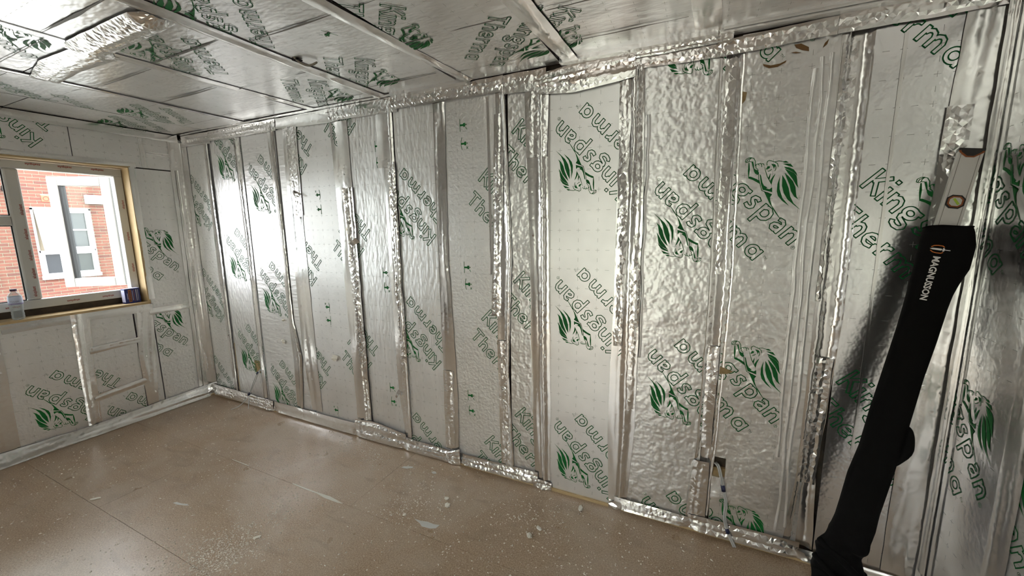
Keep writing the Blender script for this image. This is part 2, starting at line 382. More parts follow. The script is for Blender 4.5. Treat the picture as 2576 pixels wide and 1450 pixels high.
def printing(panel, pl, rect, items, h, name='printed_lettering'):
    """items: (shape, a, b, angle in degrees); everything clipped to the board"""
    bm = bmesh.new()
    for (V, F, MI), a, b, ang in items:
        c, s = math.cos(math.radians(ang)), math.sin(math.radians(ang))
        vs = [bm.verts.new((a+c*x-s*y, b+s*x+c*y, 0)) for x, y in V]
        for f, mi in zip(F, MI):
            try: q = bm.faces.new([vs[i] for i in f]); q.material_index = mi
            except ValueError: pass
    a0, a1, b0, b1 = rect
    for co, no in (((a0, 0, 0), (-1, 0, 0)), ((a1, 0, 0), (1, 0, 0)), ((0, b0, 0), (0, -1, 0)), ((0, b1, 0), (0, 1, 0))):
        bmesh.ops.bisect_plane(bm, geom=bm.verts[:]+bm.edges[:]+bm.faces[:], plane_co=co, plane_no=no, clear_outer=True)
    bmesh.ops.delete(bm, geom=[v for v in bm.verts if not v.link_faces], context='VERTS')
    if not bm.faces: bm.free(); return None
    for f in bm.faces:
        if f.normal.z < 0: f.normal_flip()
    for v in bm.verts: v.co = pl.p(v.co.x, v.co.y, h)
    me = bpy.data.meshes.new(name); bm.to_mesh(me); bm.free(); me.materials.append(INK); me.materials.append(INKD)
    return link(bpy.data.objects.new(name, me), panel)
rng = random.Random(7)
def board(pl, a0, a1, b0, b1, m, parent, h=0.0, th=.028, phase=(0, 0), hole=None, name='insulation_panel', tilt=0.0, items=()):
    """one foil-faced board; hole = (a0, a1, b0, b1) cut right through"""
    A = [a0, a1]; Bq = [b0, b1]
    if hole: A = sorted({a0, max(a0, hole[0]), min(a1, hole[1]), a1}); Bq = [b0, hole[2], hole[3], b1]
    vs = []; uv = []; f = []; idx = {}
    for lay, dh in ((0, 0), (1, -th)):
        for i, a in enumerate(A):
            for j, b in enumerate(Bq):
                t = tilt*((a-a0)/(a1-a0)-.5)
                idx[lay, i, j] = len(vs); vs.append(pl.p(a, b, h+dh+(t if lay == 0 else 0))); uv.append((a-phase[0], b-phase[1]))
    def solid(i, j):
        if i < 0 or j < 0 or i >= len(A)-1 or j >= len(Bq)-1: return False
        if hole:
            ca, cb = (A[i]+A[i+1])/2, (Bq[j]+Bq[j+1])/2
            if hole[0] < ca < hole[1] and hole[2] < cb < hole[3]: return False
        return True
    for i in range(len(A)-1):
        for j in range(len(Bq)-1):
            if not solid(i, j): continue
            q = lambda l, x, y: idx[l, i+x, j+y]
            f.append((q(0,0,0), q(0,1,0), q(0,1,1), q(0,0,1))); f.append((q(1,0,0), q(1,0,1), q(1,1,1), q(1,1,0)))
            if not solid(i-1, j): f.append((q(0,0,0), q(0,0,1), q(1,0,1), q(1,0,0)))
            if not solid(i+1, j): f.append((q(0,1,0), q(1,1,0), q(1,1,1), q(0,1,1)))
            if not solid(i, j-1): f.append((q(0,0,0), q(1,0,0), q(1,1,0), q(0,1,0)))
            if not solid(i, j+1): f.append((q(0,0,1), q(0,1,1), q(1,1,1), q(1,0,1)))
    o = mesh(name, vs, f, m, parent, uvs=uv)
    if items: printing(o, pl, (a0+.002, a1-.002, b0+.002, b1-.002), items, h+.0012+abs(tilt)/2)
    return o
def tape(pl, rows, m, parent, axis='v', h0=.0035, amp=.0015, fold=.0015, cell=.012, prof=None, seed=0, flat=None, jag=.003, nw=None, name='foil_tape'):
    """a strip of crumpled foil tape. rows: (position along, low edge, high edge)"""
    if flat is None: flat = m is TAPE_CR
    if not flat: amp *= .25
    else: amp *= .55
    rows = sorted(rows); r = random.Random(seed+11); sd = seed*7.31
    n = max(4, int((rows[-1][0]-rows[0][0])/cell)); wid = max(x[2]-x[1] for x in rows); nw = nw or max(5, int(wid/cell))
    vs = []; f = []
    for i in range(n+1):
        t = rows[0][0]+(rows[-1][0]-rows[0][0])*i/n
        k = max(j for j in range(len(rows)-1) if rows[j][0] <= t+1e-9)
        q = min(1, (t-rows[k][0])/max(1e-6, rows[k+1][0]-rows[k][0]))
        lo = rows[k][1]+(rows[k+1][1]-rows[k][1])*q+jag*noise.noise((t*9, sd, 1)); hi = rows[k][2]+(rows[k+1][2]-rows[k][2])*q+jag*noise.noise((t*9, sd, 5))
        for j in range(nw+1):
            s = j/nw; pin = min(1, 4*min(s, 1-s)); pe = min(1, 3*min(i, n-i)/max(1, n*.06)) if n > 8 else 1
            w = lo+(hi-lo)*s
            jt, jw = (r.uniform(-.3, .3)*cell if 0 < i < n else 0), (r.uniform(-.3, .3)*(hi-lo)/nw if 0 < j < nw else 0)
            hh = .55*fold*(1-2*abs(noise.noise((s*4+sd, t*1.1, sd))))
            hh += fold*.6*noise.noise((s*2.0+sd, t*3.0, 9+sd))
            mod = .35+.65*max(0, min(1, .5+1.6*noise.noise((t*2.3, sd, s))))
            hh += amp*r.uniform(-1, 1)*mod
            hh = h0+max(-.6*h0, hh*(.25+.75*pin))
            if prof: hh += prof(s)*(min(1, min(i, n-i)/5) if axis == 'h' else 1)
            a, b = (w+jw, t+jt) if axis == 'v' else (t+jt, w+jw)
            vs.append(pl.p(a, b, hh))
    for i in range(n):
        for j in range(nw):
            p, q, u, w = i*(nw+1)+j, i*(nw+1)+j+1, (i+1)*(nw+1)+j+1, (i+1)*(nw+1)+j
            quad = (p, q, u, w) if axis == 'v' else (p, w, u, q)
            if (i+j+seed) % 2: f += [(quad[0], quad[1], quad[2]), (quad[0], quad[2], quad[3])]
            else: f += [(quad[0], quad[1], quad[3]), (quad[1], quad[2], quad[3])]
    return mesh(name, vs, f, m, parent, smooth=not flat)
def sstep(x, a, b): x = max(0, min(1, (x-a)/(b-a))); return x*x*(3-2*x)
def groove(d, a=.18, b=.82, e=.10): return lambda s: -d*sstep(s, a-e/2, a+e/2)*(1-sstep(s, b-e/2, b+e/2))
def ridge(d, c, w): return lambda s: d*math.exp(-((s-c)/w)**2)
def text_mesh(name, body, size, origin, ex, ey, m, parent, width=None, align='LEFT', bold=0.0):
    cu = bpy.data.curves.new(name, 'FONT'); cu.body = body; cu.size = size; cu.align_x = align; cu.offset = bold; cu.resolution_u = 2
    o = bpy.data.objects.new(name, cu); col.objects.link(o)
    me = bpy.data.meshes.new_from_object(o.evaluated_get(bpy.context.evaluated_depsgraph_get()))
    bpy.data.objects.remove(o); bpy.data.curves.remove(cu)
    ex, ey, origin = Vector(ex), Vector(ey), Vector(origin)
    xs = [v.co.x for v in me.vertices]; k = 1.0
    if width and xs: k = width/(max(xs)-min(xs))
    for v in me.vertices: v.co = origin+ex*(v.co.x*k)+ey*v.co.y
    me.name = name; me.materials.clear(); me.materials.append(m)
    return link(bpy.data.objects.new(name, me), parent)

# ================================================================= STRUCTURE
UP, DN = -45, 135
def st(a, zs, ang=DN): return [(STAMP, a, z, ang) for z in zs]
def marks(x, z, up):       # pairs of handling marks one above the other, repeating every 832 mm
    out = []
    for k in range(3):
        zz = z-.832*k
        if up: out += [(MARK_OK, x, zz, 0), (MARK_NO, x+.004, zz-.104, 0)]
        else: out += [(MARK_NO, x, zz, 180), (MARK_OK, x, zz-.104, 180)]
    return out

# ---- long back wall
wall = empty('wall_back', kind='structure')
mb = MB(); mb.box((-.2, .03, -.02), (L+.2, .16, H+.1)); mb.obj('wall_carcass', CORE, wall)
mb = MB(); mb.box((0, -.012, .0), (L, .03, .017)); mb.obj('sole_plate', PINE_H, wall)
Z0, Z1 = .02, 2.375
def bp(a0, a1, m, items=(), ph=(0, 0), hole=None, h=0.0, z0=Z0, tilt=0.0):
    return board(P_BACK, a0, a1, z0, Z1, m, wall, h=h, phase=ph, hole=hole, items=items, tilt=tilt)
JP = (-.009, .055)
bp(.0, .427, FOIL_SIDE, st(-.02, (1.995, 1.163, .331)), (.06, .05), h=.001)
bp(.441, .853, FOIL_CREASE_V, st(.545, (2.355, 1.523, .691)), (.02, .03), hole=(.70, .785, .325, .437))
bp(.866, 1.272, FOIL_CREASE_H, st(.957, (2.085, 1.253, .421)), (.01, .02), h=.002)
bp(1.287, 1.44, FOIL_CREASE_H, (), (.03, .02), h=-.001)
bp(1.45, 1.95, FOIL_SMOOTH_B, st(1.238, (2.397, 1.565, .733)) + st(2.223, (2.03, 1.2, .37), UP) + marks(1.706, 1.823, False), (1.60, .01), h=.001)
bp(1.958, 2.404, FOIL_CREASE_V, st(1.738, (2.625, 1.79, .96)) + marks(2.255, 2.11, True), (.04, .0), h=0)
bp(2.42, 2.765, FOIL_CREASE_V, st(2.354, (1.888, 1.057, .228)), (2.45, .08), h=.001)
bp(2.772, 3.20, FOIL_PEBBLE, st(3.383, (2.325, 1.493, .661, -.16), UP) + marks(2.912, 2.168, True), (2.992, .052), h=0)
bp(3.222, 3.40, FOIL_WRINKLE, st(3.602, (1.737, .905, .073), UP), (.05, .02), h=-.001)
bp(3.406, 3.876, FOIL_SMOOTH, st(3.535, (2.125, 1.291, .457)), (3.526, .102), h=.002, z0=.012)
bp(3.884, 4.279, FOIL_WRINKLE, st(4.04, (2.618, 1.788, .956, .126)), (3.95, .02), h=.001)
pL = bp(4.336, 4.706, FOIL_WRINKLE, st(4.567, (2.32, 1.487, .658, -.164), UP), (4.381, .234-.104*2), hole=(4.33, 4.395, .328, .437), h=.002)
pM = bp(4.776, 5.15, FOIL_MIRROR, st(5.145, (2.2, 1.37, .54), UP), (4.87, .04), h=.001)
# torn facing on the boards
def tear(pts, m, parent, h=.0045):
    t = geometry.tessellate_polygon([[Vector((a, b, 0)) for a, b in pts]])
    return mesh('torn_facing', [P_BACK.p(a, b, h) for a, b in pts], [tuple(q) for q in t], m, parent)
BROWN = mat('brown_scuff', (.20, .11, .045), .8)
tear([(4.412, 2.262), (4.418, 2.246), (4.445, 2.236), (4.478, 2.238), (4.50, 2.247), (4.497, 2.239), (4.47, 2.226), (4.44, 2.226), (4.42, 2.238)], BROWN, pL)
tear([(4.522, 2.302), (4.545, 2.302), (4.572, 2.284), (4.574, 2.268), (4.55, 2.276), (4.53, 2.288)], BROWN, pL)
tear([(4.512, 2.274), (4.53, 2.274), (4.549, 2.267), (4.53, 2.268)], BROWN, pL)
tear([(4.624, 2.290), (4.636, 2.302), (4.632, 2.284), (4.618, 2.272)], BROWN, pL)
tear([(4.348, 2.148), (4.366, 2.142), (4.362, 2.11), (4.350, 2.095)], FOAMB, pL)
tear([(4.338, .905), (4.362, .90), (4.397, .888), (4.37, .872), (4.338, .868)], FOAMB, pL)
mb = MB(); mb.box((.429, .002, .10), (.4385, .02, .56)); mb.obj('timber_stud_edge', PINE, wall)
mb = MB(); mb.box((.69, .004, .315), (.80, .029, .45)); mb.obj('timber_nogging', FOAMB, wall)
mb = MB(); mb.box((4.32, .012, .31), (4.41, .029, .372)); mb.obj('timber_nogging', FOAMB, wall)

def vt(rows, m=TAPE, **kw): return tape(P_BACK, rows, m, wall, **kw)
vt([(.03, .0, .085), (2.34, .0, .095)], seed=1, fold=.004, amp=.0008)
vt([(.095, .36, .424), (1.2, .335, .43), (2.3, .355, .422)], seed=2, fold=.003, amp=.0006, prof=ridge(.010, .8, .25))
vt([(.09, .785, .838), (1.3, .785, .852), (2.33, .768, .848)], seed=3, fold=.002, amp=.0005, prof=ridge(.006, .35, .2))
vt([(.10, 1.225, 1.30), (.55, 1.235, 1.345), (.85, 1.225, 1.283), (1.5, 1.215, 1.275), (2.35, 1.19, 1.262)], seed=4, fold=.003, amp=.0006, prof=ridge(.009, .75, .15))
vt([(.11, 1.41, 1.528), (.54, 1.36, 1.515), (1.6, 1.352, 1.503), (2.35, 1.37, 1.518)], seed=5, fold=.004, amp=.0010)
vt([(1.68, 1.415, 1.512), (2.32, 1.40, 1.52)], TAPE_CR, seed=6, fold=.004, amp=.0022, h0=.007)
vt([(.13, 1.915, 2.07), (1.28, 1.885, 2.04), (2.30, 1.858, 2.022)], seed=7, fold=.006, amp=.0013)
vt([(.14, 1.99, 2.065), (1.0, 1.965, 2.05), (1.55, 1.95, 2.042), (1.86, 1.94, 2.035)], TAPE_CR, seed=8, fold=.010, amp=.0025, h0=.012, jag=.008)
vt([(.10, 2.37, 2.432), (.5, 2.335, 2.432), (1.4, 2.323, 2.412), (2.33, 2.32, 2.415)], TAPE, seed=9, fold=.005, amp=.0014, prof=ridge(.010, .8, .14))
vt([(1.97, 2.275, 2.40), (2.31, 2.282, 2.412)], seed=10, fold=.003, amp=.0006, h0=.006)
vt([(.05, 2.385, 2.44), (1.2, 2.365, 2.425), (2.0, 2.36, 2.418)], TAPE_CR, seed=31, fold=.006, amp=.003, h0=.010, jag=.006)
vt([(.09, 2.73, 2.83), (.5, 2.73, 2.836), (1.4, 2.722, 2.80), (2.32, 2.727, 2.812)], seed=11, fold=.006, amp=.0016)
vt([(.10, 2.725, 2.80), (.65, 2.73, 2.81)], TAPE_CR, seed=12, fold=.006, amp=.003, h0=.008)
vt([(1.3, 3.095, 3.112), (2.3, 3.09, 3.105)], seed=13, fold=.001, amp=.0003, h0=.002, nw=3, name='board_crease')
vt([(.08, 3.155, 3.238), (.7, 3.135, 3.21), (1.45, 3.142, 3.24), (2.34, 3.15, 3.206)], TAPE, seed=14, fold=.006, amp=.0014, prof=ridge(.012, .85, .12))
vt([(.09, 3.15, 3.225), (.9, 3.135, 3.205)], TAPE_CR, seed=15, fold=.006, amp=.003, h0=.009)
vt([(1.05, 3.10, 3.175), (2.2, 3.14, 3.2)], TAPE_CR, seed=16, fold=.004, amp=.0022, h0=.007)
vt([(.03, 3.38, 3.478), (.6, 3.36, 3.476), (1.47, 3.35, 3.473), (2.31, 3.328, 3.47)], seed=17, fold=.004, amp=.0007, prof=ridge(.011, .64, .10))
vt([(1.95, 3.335, 3.455), (2.36, 3.325, 3.468)], TAPE_CR, seed=18, fold=.004, amp=.0024, h0=.008)
vt([(.025, 3.826, 3.925), (.5, 3.812, 3.955), (1.3, 3.826, 3.945), (2.0, 3.83, 3.945), (2.36, 3.82, 3.935)], seed=19, fold=.005, amp=.0008, prof=ridge(.008, .62, .10))
vt([(.95, 3.828, 3.875), (1.6, 3.832, 3.885), (2.3, 3.828, 3.88)], TAPE_CR, seed=20, fold=.007, amp=.0026, h0=.008, jag=.008)
vt([(.6, 3.90, 3.957), (1.75, 3.905, 3.955), (2.33, 3.91, 3.94)], TAPE_CR, seed=21, fold=.005, amp=.0012, h0=.009)
vt([(.05, 4.235, 4.33), (.3, 4.25, 4.335), (.5, 4.26, 4.349), (1.33, 4.268, 4.366), (2.34, 4.252, 4.35)], seed=22, fold=.002, amp=.0007, prof=groove(.016, .2, .80, .16))
vt([(.05, 4.225, 4.318), (.40, 4.25, 4.325)], TAPE_CR, seed=23, fold=.006, amp=.003, h0=.009)
vt([(.47, 4.262, 4.325), (1.0, 4.28, 4.335)], TAPE_CR, seed=24, fold=.004, amp=.0018, h0=.003, prof=lambda s: -.008)
vt([(1.35, 4.285, 4.328), (2.30, 4.272, 4.322)], TAPE_CR, seed=25, fold=.002, amp=.0020, h0=.004, prof=lambda s: -.014)
vt([(.07, 4.655, 4.772), (.45, 4.682, 4.755), (1.2, 4.685, 4.785), (2.33, 4.678, 4.782)], seed=26, fold=.004, amp=.0008, prof=groove(.018, .30, .88, .14))
vt([(.40, 4.69, 4.752), (1.0, 4.685, 4.77)], TAPE_CR, seed=27, fold=.007, amp=.0020, h0=.004, prof=groove(.006, .3, .8, .2))
vt([(1.25, 4.683, 4.735), (2.28, 4.682, 4.738)], TAPE_CR, seed=28, fold=.004, amp=.0022, h0=.006, prof=lambda s: -.012*sstep(s, .2, .6))
vt([(.6, 4.866, 4.876), (2.28, 4.866, 4.878)], seed=29, fold=.0005, amp=.0002, h0=.003, nw=3, name='board_crease')
vt([(.02, 5.02, 5.15), (1.9, 5.015, 5.15), (2.33, 5.03, 5.15)], seed=30, fold=.006, amp=.0012, h0=.005)
vt([(.9, 5.0, 5.07), (2.0, 5.01, 5.085)], TAPE_CR, seed=32, fold=.006, amp=.003, h0=.009)
vt([(.0, 5.128, 5.15), (2.36, 5.128, 5.15)], seed=33, fold=.001, amp=.0003, h0=.016, nw=4)
for k, (x, z0, z1) in enumerate(((4.600, .5, 2.2), (4.628, .12, 2.24), (4.655, .15, 2.25), (3.966, .9, 2.1))):
    cr = random.Random(k); rows_ = []
    for j in range(14): z = z0+(z1-z0)*j/13; c = x+cr.uniform(-.006, .006); rows_.append((z, c-.008, c+.008))
    vt(rows_, FOIL_PLAIN, seed=300+k, fold=.0006, amp=.0002, h0=.0032, nw=6, prof=lambda s: .0035*math.sin(math.pi*s)**2-.0008, flat=False, name='board_crease')
def ht(rows, m=TAPE_CR, **kw): return tape(P_BACK, rows, m, wall, axis='h', **kw)
# head tape under the ceiling
ht([(.02, 2.30, 2.392), (.46, 2.295, 2.39)], TAPE, seed=40, fold=.004, amp=.0012, h0=.006)
ht([(.44, 2.315, 2.39), (.70, 2.305, 2.392), (1.30, 2.31, 2.392)], seed=41, fold=.006, amp=.0022, h0=.008)
ht([(1.28, 2.318, 2.392), (1.86, 2.30, 2.392), (1.95, 2.31, 2.392)], TAPE, seed=42, fold=.005, amp=.0012, h0=.007)
ht([(1.86, 2.31, 2.392), (2.46, 2.30, 2.392)], seed=43, fold=.008, amp=.0028, h0=.010)
ht([(2.42, 2.315, 2.394), (3.2, 2.31, 2.394)], seed=44, fold=.008, amp=.0026, h0=.010)
ht([(3.18, 2.295, 2.392), (3.45, 2.285, 2.392)], seed=45, fold=.008, amp=.0030, h0=.010)
ht([(3.40, 2.265, 2.36), (3.60, 2.245, 2.385), (3.90, 2.275, 2.394)], seed=46, fold=.016, amp=.0032, h0=.016)
ht([(3.88, 2.31, 2.36), (4.28, 2.30, 2.362)], seed=47, fold=.008, amp=.0034, h0=.010)
ht([(4.24, 2.30, 2.365), (4.72, 2.312, 2.38)], seed=48, fold=.010, amp=.0032, h0=.012)
ht([(4.66, 2.31, 2.385), (5.14, 2.315, 2.395)], seed=49, fold=.012, amp=.0034, h0=.014)
ht([(3.86, 2.355, 2.396), (4.30, 2.358, 2.396)], seed=50, fold=.004, amp=.0022, h0=.014)
# foot tape
ht([(.02, .015, .11), (.95, .015, .10)], TAPE_CR, seed=51, fold=.006, amp=.0016, h0=.013, prof=lambda s: .016*(1-s)**1.3)
ht([(.78, .012, .09), (.93, .012, .10)], seed=52, fold=.008, amp=.004, h0=.018, prof=lambda s: .016*(1-s)**1.3)
ht([(.94, .015, .098), (1.94, .010, .10)], TAPE, seed=53, fold=.005, amp=.0020, h0=.014, prof=lambda s: .016*(1-s)**1.3)
ht([(1.90, .008, .135), (2.10, .008, .155), (2.39, .010, .12)], seed=54, fold=.010, amp=.0036, h0=.018, prof=lambda s: .016*(1-s)**1.3)
ht([(2.36, .008, .095), (2.82, .010, .085)], seed=55, fold=.010, amp=.0024, h0=.016, prof=lambda s: .016*(1-s)**1.3)
ht([(2.74, .006, .075), (2.85, .004, .12)], seed=56, fold=.012, amp=.004, h0=.024, prof=lambda s: .016*(1-s)**1.3)
ht([(2.83, .018, .085), (3.40, .018, .095)], seed=57, fold=.008, amp=.0022, h0=.013, prof=lambda s: .016*(1-s)**1.3)
ht([(3.37, .002, .055), (3.49, .002, .05)], seed=58, fold=.012, amp=.0045, h0=.014, prof=lambda s: .016*(1-s)**1.3)
ht([(3.86, .016, .075), (4.26, .018, .075)], TAPE_CR, seed=59, fold=.006, amp=.0018, h0=.013, prof=lambda s: .016*(1-s)**1.3)
ht([(4.24, .018, .095), (4.72, .018, .10)], seed=60, fold=.010, amp=.0024, h0=.014, prof=lambda s: .016*(1-s)**1.3)
ht([(4.70, .018, .07), (5.12, .02, .06)], TAPE, seed=61, fold=.006, amp=.0014, h0=.014, prof=lambda s: .016*(1-s)**1.3)
ht([(3.83, .004, .04), (3.90, .002, .05)], seed=62, fold=.012, amp=.0045, h0=.014, prof=lambda s: .016*(1-s)**1.3)
# loose curled ends of tape
def curl(name, pl, a, b, h, da, db, w, lift):
    vs = []; f = []; n = 10; ln = math.hypot(da, db); ta, tb = da/ln, db/ln
    for i in range(n+1):
        t = i/n
        for s in (-.5, -.2, .2, .5):
            k = s*w*(1-.55*t)
            vs.append(pl.p(a+da*t-tb*k, b+db*t+ta*k, h+lift*math.sin(t*2.2)+.004*abs(s)*t))
    for i in range(n):
        for j in range(3): q = i*4+j; f.append((q, q+1, q+5, q+4))
    return mesh(name, vs, f, TAPE, wall, smooth=True)
curl('curled_tape_end', P_BACK, 1.425, 1.86, .006, .095, -.045, .022, .03)
curl('curled_tape_end', P_BACK, 2.055, 1.50, .012, -.045, -.05, .05, .035)
curl('curled_tape_end', P_BACK, 2.352, .44, .010, -.02, -.05, .03, .02)

# ---- right wall
wr = empty('wall_right', kind='structure')
mb = MB(); mb.box((L+.03, -D-.2, -.02), (L+.16, .03, H+.1)); mb.obj('wall_carcass', CORE, wr)
for i, (a0, a1, it) in enumerate(((.012, .385, st(.25, (2.30, 1.465, .615), UP)), (.40, .82, st(.467, (1.363, .531), UP)), (.83, 1.25, ()), (1.26, 1.68, ()), (1.69, 2.11, ()), (2.12, 2.55, ()), (2.56, 3.4, ()), (3.41, 4.2, ()))):
    board(P_RIGHT, a0, a1, .02, 2.375, (FOIL_MIRROR, FOIL_PEBBLE)[i > 0], wr, phase=(a0+.02, .03), items=it, h=.001)
tape(P_RIGHT, [(.02, .0, .035), (1.0, .0, .03), (2.37, .002, .03)], TAPE, wr, seed=70, fold=.004, amp=.001, h0=.004)
tape(P_RIGHT, [(.02, .05, .075), (1.0, .05, .07), (2.37, .045, .06)], TAPE, wr, seed=71, fold=.002, amp=.0006, h0=.004, nw=4)
tape(P_RIGHT, [(.02, .335, .44), (1.1, .33, .43), (2.37, .335, .43)], TAPE, wr, seed=72, fold=.006, amp=.0014)
tape(P_RIGHT, [(.02, .78, .87), (2.37, .78, .87)], TAPE, wr, seed=73, fold=.004, amp=.001, cell=.03)
tape(P_RIGHT, [(.02, .02, .1), (1.2, .02, .1)], TAPE, wr, axis='h', seed=74, fold=.006, amp=.001, h0=.006)

# ---- wall behind the viewer with an unseen doorway, added for the daylight that reflections suggest
wf_ = empty('wall_front', kind='structure')
DX0, DX1, DZ1 = 2.1, 3.8, 2.08
mb = MB(); mb.box((-.2, -D-.16, -.02), (DX0, -D-.03, H+.1)); mb.box((DX1, -D-.16, -.02), (L+.2, -D-.03, H+.1)); mb.box((DX0, -D-.16, DZ1), (DX1, -D-.03, H+.1))
mb.obj('wall_carcass', CORE, wf_)
for x0, x1, z0 in ((0, .44, .02), (.45, .9, .02), (.91, 1.4, .02), (1.405, DX0, .02), (DX1, 4.5, .02), (4.51, L, .02), (DX0, 2.9, DZ1), (2.91, DX1, DZ1)):
    board(P_FRONT, -x1, -x0, z0, 2.375, FOIL_PEBBLE, wf_, phase=(.02, .03))
dr = empty('unseen_door_1', kind='structure')
for x in (DX0, 2.9, DX1-.07):
    mb = MB(); mb.box((x, -D-.14, 0), (x+.07, -D-.07, DZ1)); mb.obj('door_post', UPVC, dr)
mb = MB(); mb.box((DX0, -D-.14, DZ1-.07), (DX1, -D-.07, DZ1)); mb.obj('door_head', UPVC, dr)
mb = MB(); mb.box((DX0, -D-.16, -.02), (DX1, -D, .03)); mb.obj('door_sill', PINE_H, dr)

# ---- floor of chipboard sheets
fl = empty('floor', kind='structure')
mb = MB(); mb.box((-.1, -D-.1, -.08), (L+.1, .1, -.022)); mb.obj('subfloor', CORE, fl)
fr = random.Random(3); rowy = [.03, -.618, -1.232, -1.846, -2.46, -3.074, -3.688, -4.21]
for i in range(len(rowy)-1):
    cuts = [-.03] + [x for x in ((2.478, 4.9), (1.15, 3.6), (2.3, 4.72), (1.0, 3.45), (2.4, 4.8), (1.2, 3.6), (2.4, 4.8))[i]] + [L+.03]
    for x0, x1 in zip(cuts, cuts[1:]):
        mb = MB(); mb.box((x0+.0008, rowy[i+1]+.0010, -.022), (x1-.0008, rowy[i]-.0010, fr.uniform(-.0004, 0))); mb.obj('floor_board', CHIP, fl)
GLUE = mat('dried_white_glue', (.72, .70, .62), .6)
def splat(name, x, y, pts, m, z, parent=None, **kw):
    v = [(x+a, y+b, z) for a, b in pts]
    vs = v+[(p[0], p[1], 0.0001) for p in v]; n = len(v)
    return mesh(name, vs, [tuple(range(n))]+[(i, i+n, (i+1) % n+n, (i+1) % n) for i in range(n)], m, parent, **kw)
splat('glue_streak', 1.985, -.617, [(0, -.003), (.12, -.006), (.22, -.003), (.30, -.012), (.40, -.010), (.44, -.002), (.32, .012), (.22, .006), (.12, .004), (0, .003)], GLUE, .0012, fl)
splat('glue_streak', 1.35, -.612, [(0, -.002), (.16, -.004), (.2, 0), (.15, .003), (0, .002)], GLUE, .0010, fl)

# ---- ceiling
ce = empty('ceiling', kind='structure')
mb = MB(); mb.box((-.2, -D-.2, H+.035), (L+.2, .2, H+.16)); mb.obj('ceiling_carcass', CORE, ce)
AU, AD = -135, 45
cs = [(.0, .436, (1.0,), [(STAMP, .36, .55, AD)]), (.452, .975, (), [(STAMP, .80, 1.45, AD), (STAMP, .85, .62, AD), (STAMP, .62, 1.05, AD)]),
      (.985, 1.675, (1.165,), [(STAMP, 1.28, 1.232, AU)]),
      (1.695, 2.325, (1.165,), [(STAMP, 1.85, .075, AU), (STAMP, 2.13, 1.10, AD)]),
      (2.372, 2.925, (), [(STAMP, 2.30, .17, AU), (STAMP, 2.644, 1.193, AD), (MARK_OK, 2.76, .76, 200)]),
      (2.975, 3.53, (), [(STAMP, 3.2, .155, AU), (STAMP, 2.755, .482, AU), (MARK_NO, 3.03, .56, 20), (STAMP, 3.2, .987, AU)]),
      (3.605, 4.16, (), [(STAMP, 3.335, .16, AU), (STAMP, 4.33, .17, AU), (STAMP, 3.335, .99, AU)]),
      (4.24, 4.79, (), []), (4.80, 5.15, (), [])]
for i, (x0, x1, cut, its) in enumerate(cs):
    ys = [.012 if i < 6 else .05] + list(cut) + [D]
    for y0, y1 in zip(ys, ys[1:]):
        board(P_CEIL, x0, x1, y0, y1-.006, FOIL_CEIL, ce, phase=(x0+.03, .05), items=its, h=(0, .003, -.002, .001)[i % 4], tilt=.002)
def ct(rows, m=TAPE, **kw): return tape(P_CEIL, rows, m, ce, cell=.02, **kw)
ct([(.02, .955, .995), (2.2, .95, 1.0)], seed=80, fold=.003, amp=.0006)
ct([(.02, 1.72, 1.775), (.7, 1.66, 1.735), (1.1, 1.645, 1.72)], seed=81, fold=.004, amp=.0008)
ct([(1.2, 1.675, 1.705), (2.4, 1.68, 1.71)], seed=82, fold=.002, amp=.0006)
ct([(.02, 2.315, 2.40), (.7, 2.285, 2.375), (2.2, 2.30, 2.395)], seed=83, fold=.004, amp=.0008, prof=ridge(.006, .3, .2))
ct([(.02, 2.955, 3.02), (.45, 2.915, 2.985), (1.0, 2.875, 2.95), (2.2, 2.86, 2.95)], seed=84, fold=.003, amp=.0006, prof=ridge(.004, .5, .2))
ct([(.03, 3.548, 3.625), (.65, 3.515, 3.615), (2.2, 3.50, 3.61)], seed=85, fold=.005, amp=.0009, prof=ridge(.006, .6, .15))
ct([(.012, 4.15, 4.255), (.4, 4.14, 4.24), (2.2, 4.13, 4.23)], seed=86, fold=.004, amp=.0008)
ct([(.04, 4.77, 4.82), (2.2, 4.77, 4.82)], seed=87, fold=.003, amp=.0006)
tape(P_CEIL, [(1.62, 1.02, 1.20), (1.72, 1.075, 1.225), (2.24, 1.09, 1.225), (2.30, 1.12, 1.20)], TAPE_CR, ce, axis='h', seed=88, fold=.007, amp=.0028, h0=.008, prof=lambda s: .028*math.sin(math.pi*s)**.7)
tape(P_CEIL, [(.95, 1.02, 1.13), (1.3, 1.04, 1.19), (1.68, 1.03, 1.18)], TAPE_CR, ce, axis='h', seed=89, fold=.005, amp=.0020, h0=.006, prof=lambda s: .010*math.sin(math.pi*s))
tape(P_CEIL, [(.0, .004, .045), (1.8, .004, .05), (3.0, .004, .04)], TAPE, ce, axis='h', seed=90, fold=.004, amp=.0008, h0=.004, nw=5)
for x0, x1, y0, y1, z in ((3.535, 4.24, .006, .055, .018), (4.25, 5.14, .006, .05, .02), (2.44, 2.98, .006, .05, .018), (4.26, 5.14, .056, .085, .010)):
    o = board(P_CEIL, x0, x1, y0, y1, FOIL_PLAIN, ce, h=z, th=.05, name='foil_batten', phase=(.05, .05))
cr_ = random.Random(5)
for i, (x0, x1, cut, its) in enumerate(cs[1:7]):
    for k in range(4):
        y = .18+.36*k+cr_.uniform(-.06, .06)
        tape(P_CEIL, [(x0+.03, y-.002, y+.002), ((x0+x1)/2, y-.003+cr_.uniform(-.01, .01), y+.003), (x1-.03, y-.002, y+.002)], FOIL_DARK, ce, axis='h', seed=200+i*4+k, fold=.0004, amp=.0002, h0=.0042, cell=.03, nw=2, jag=.004, name='board_crease', flat=False)
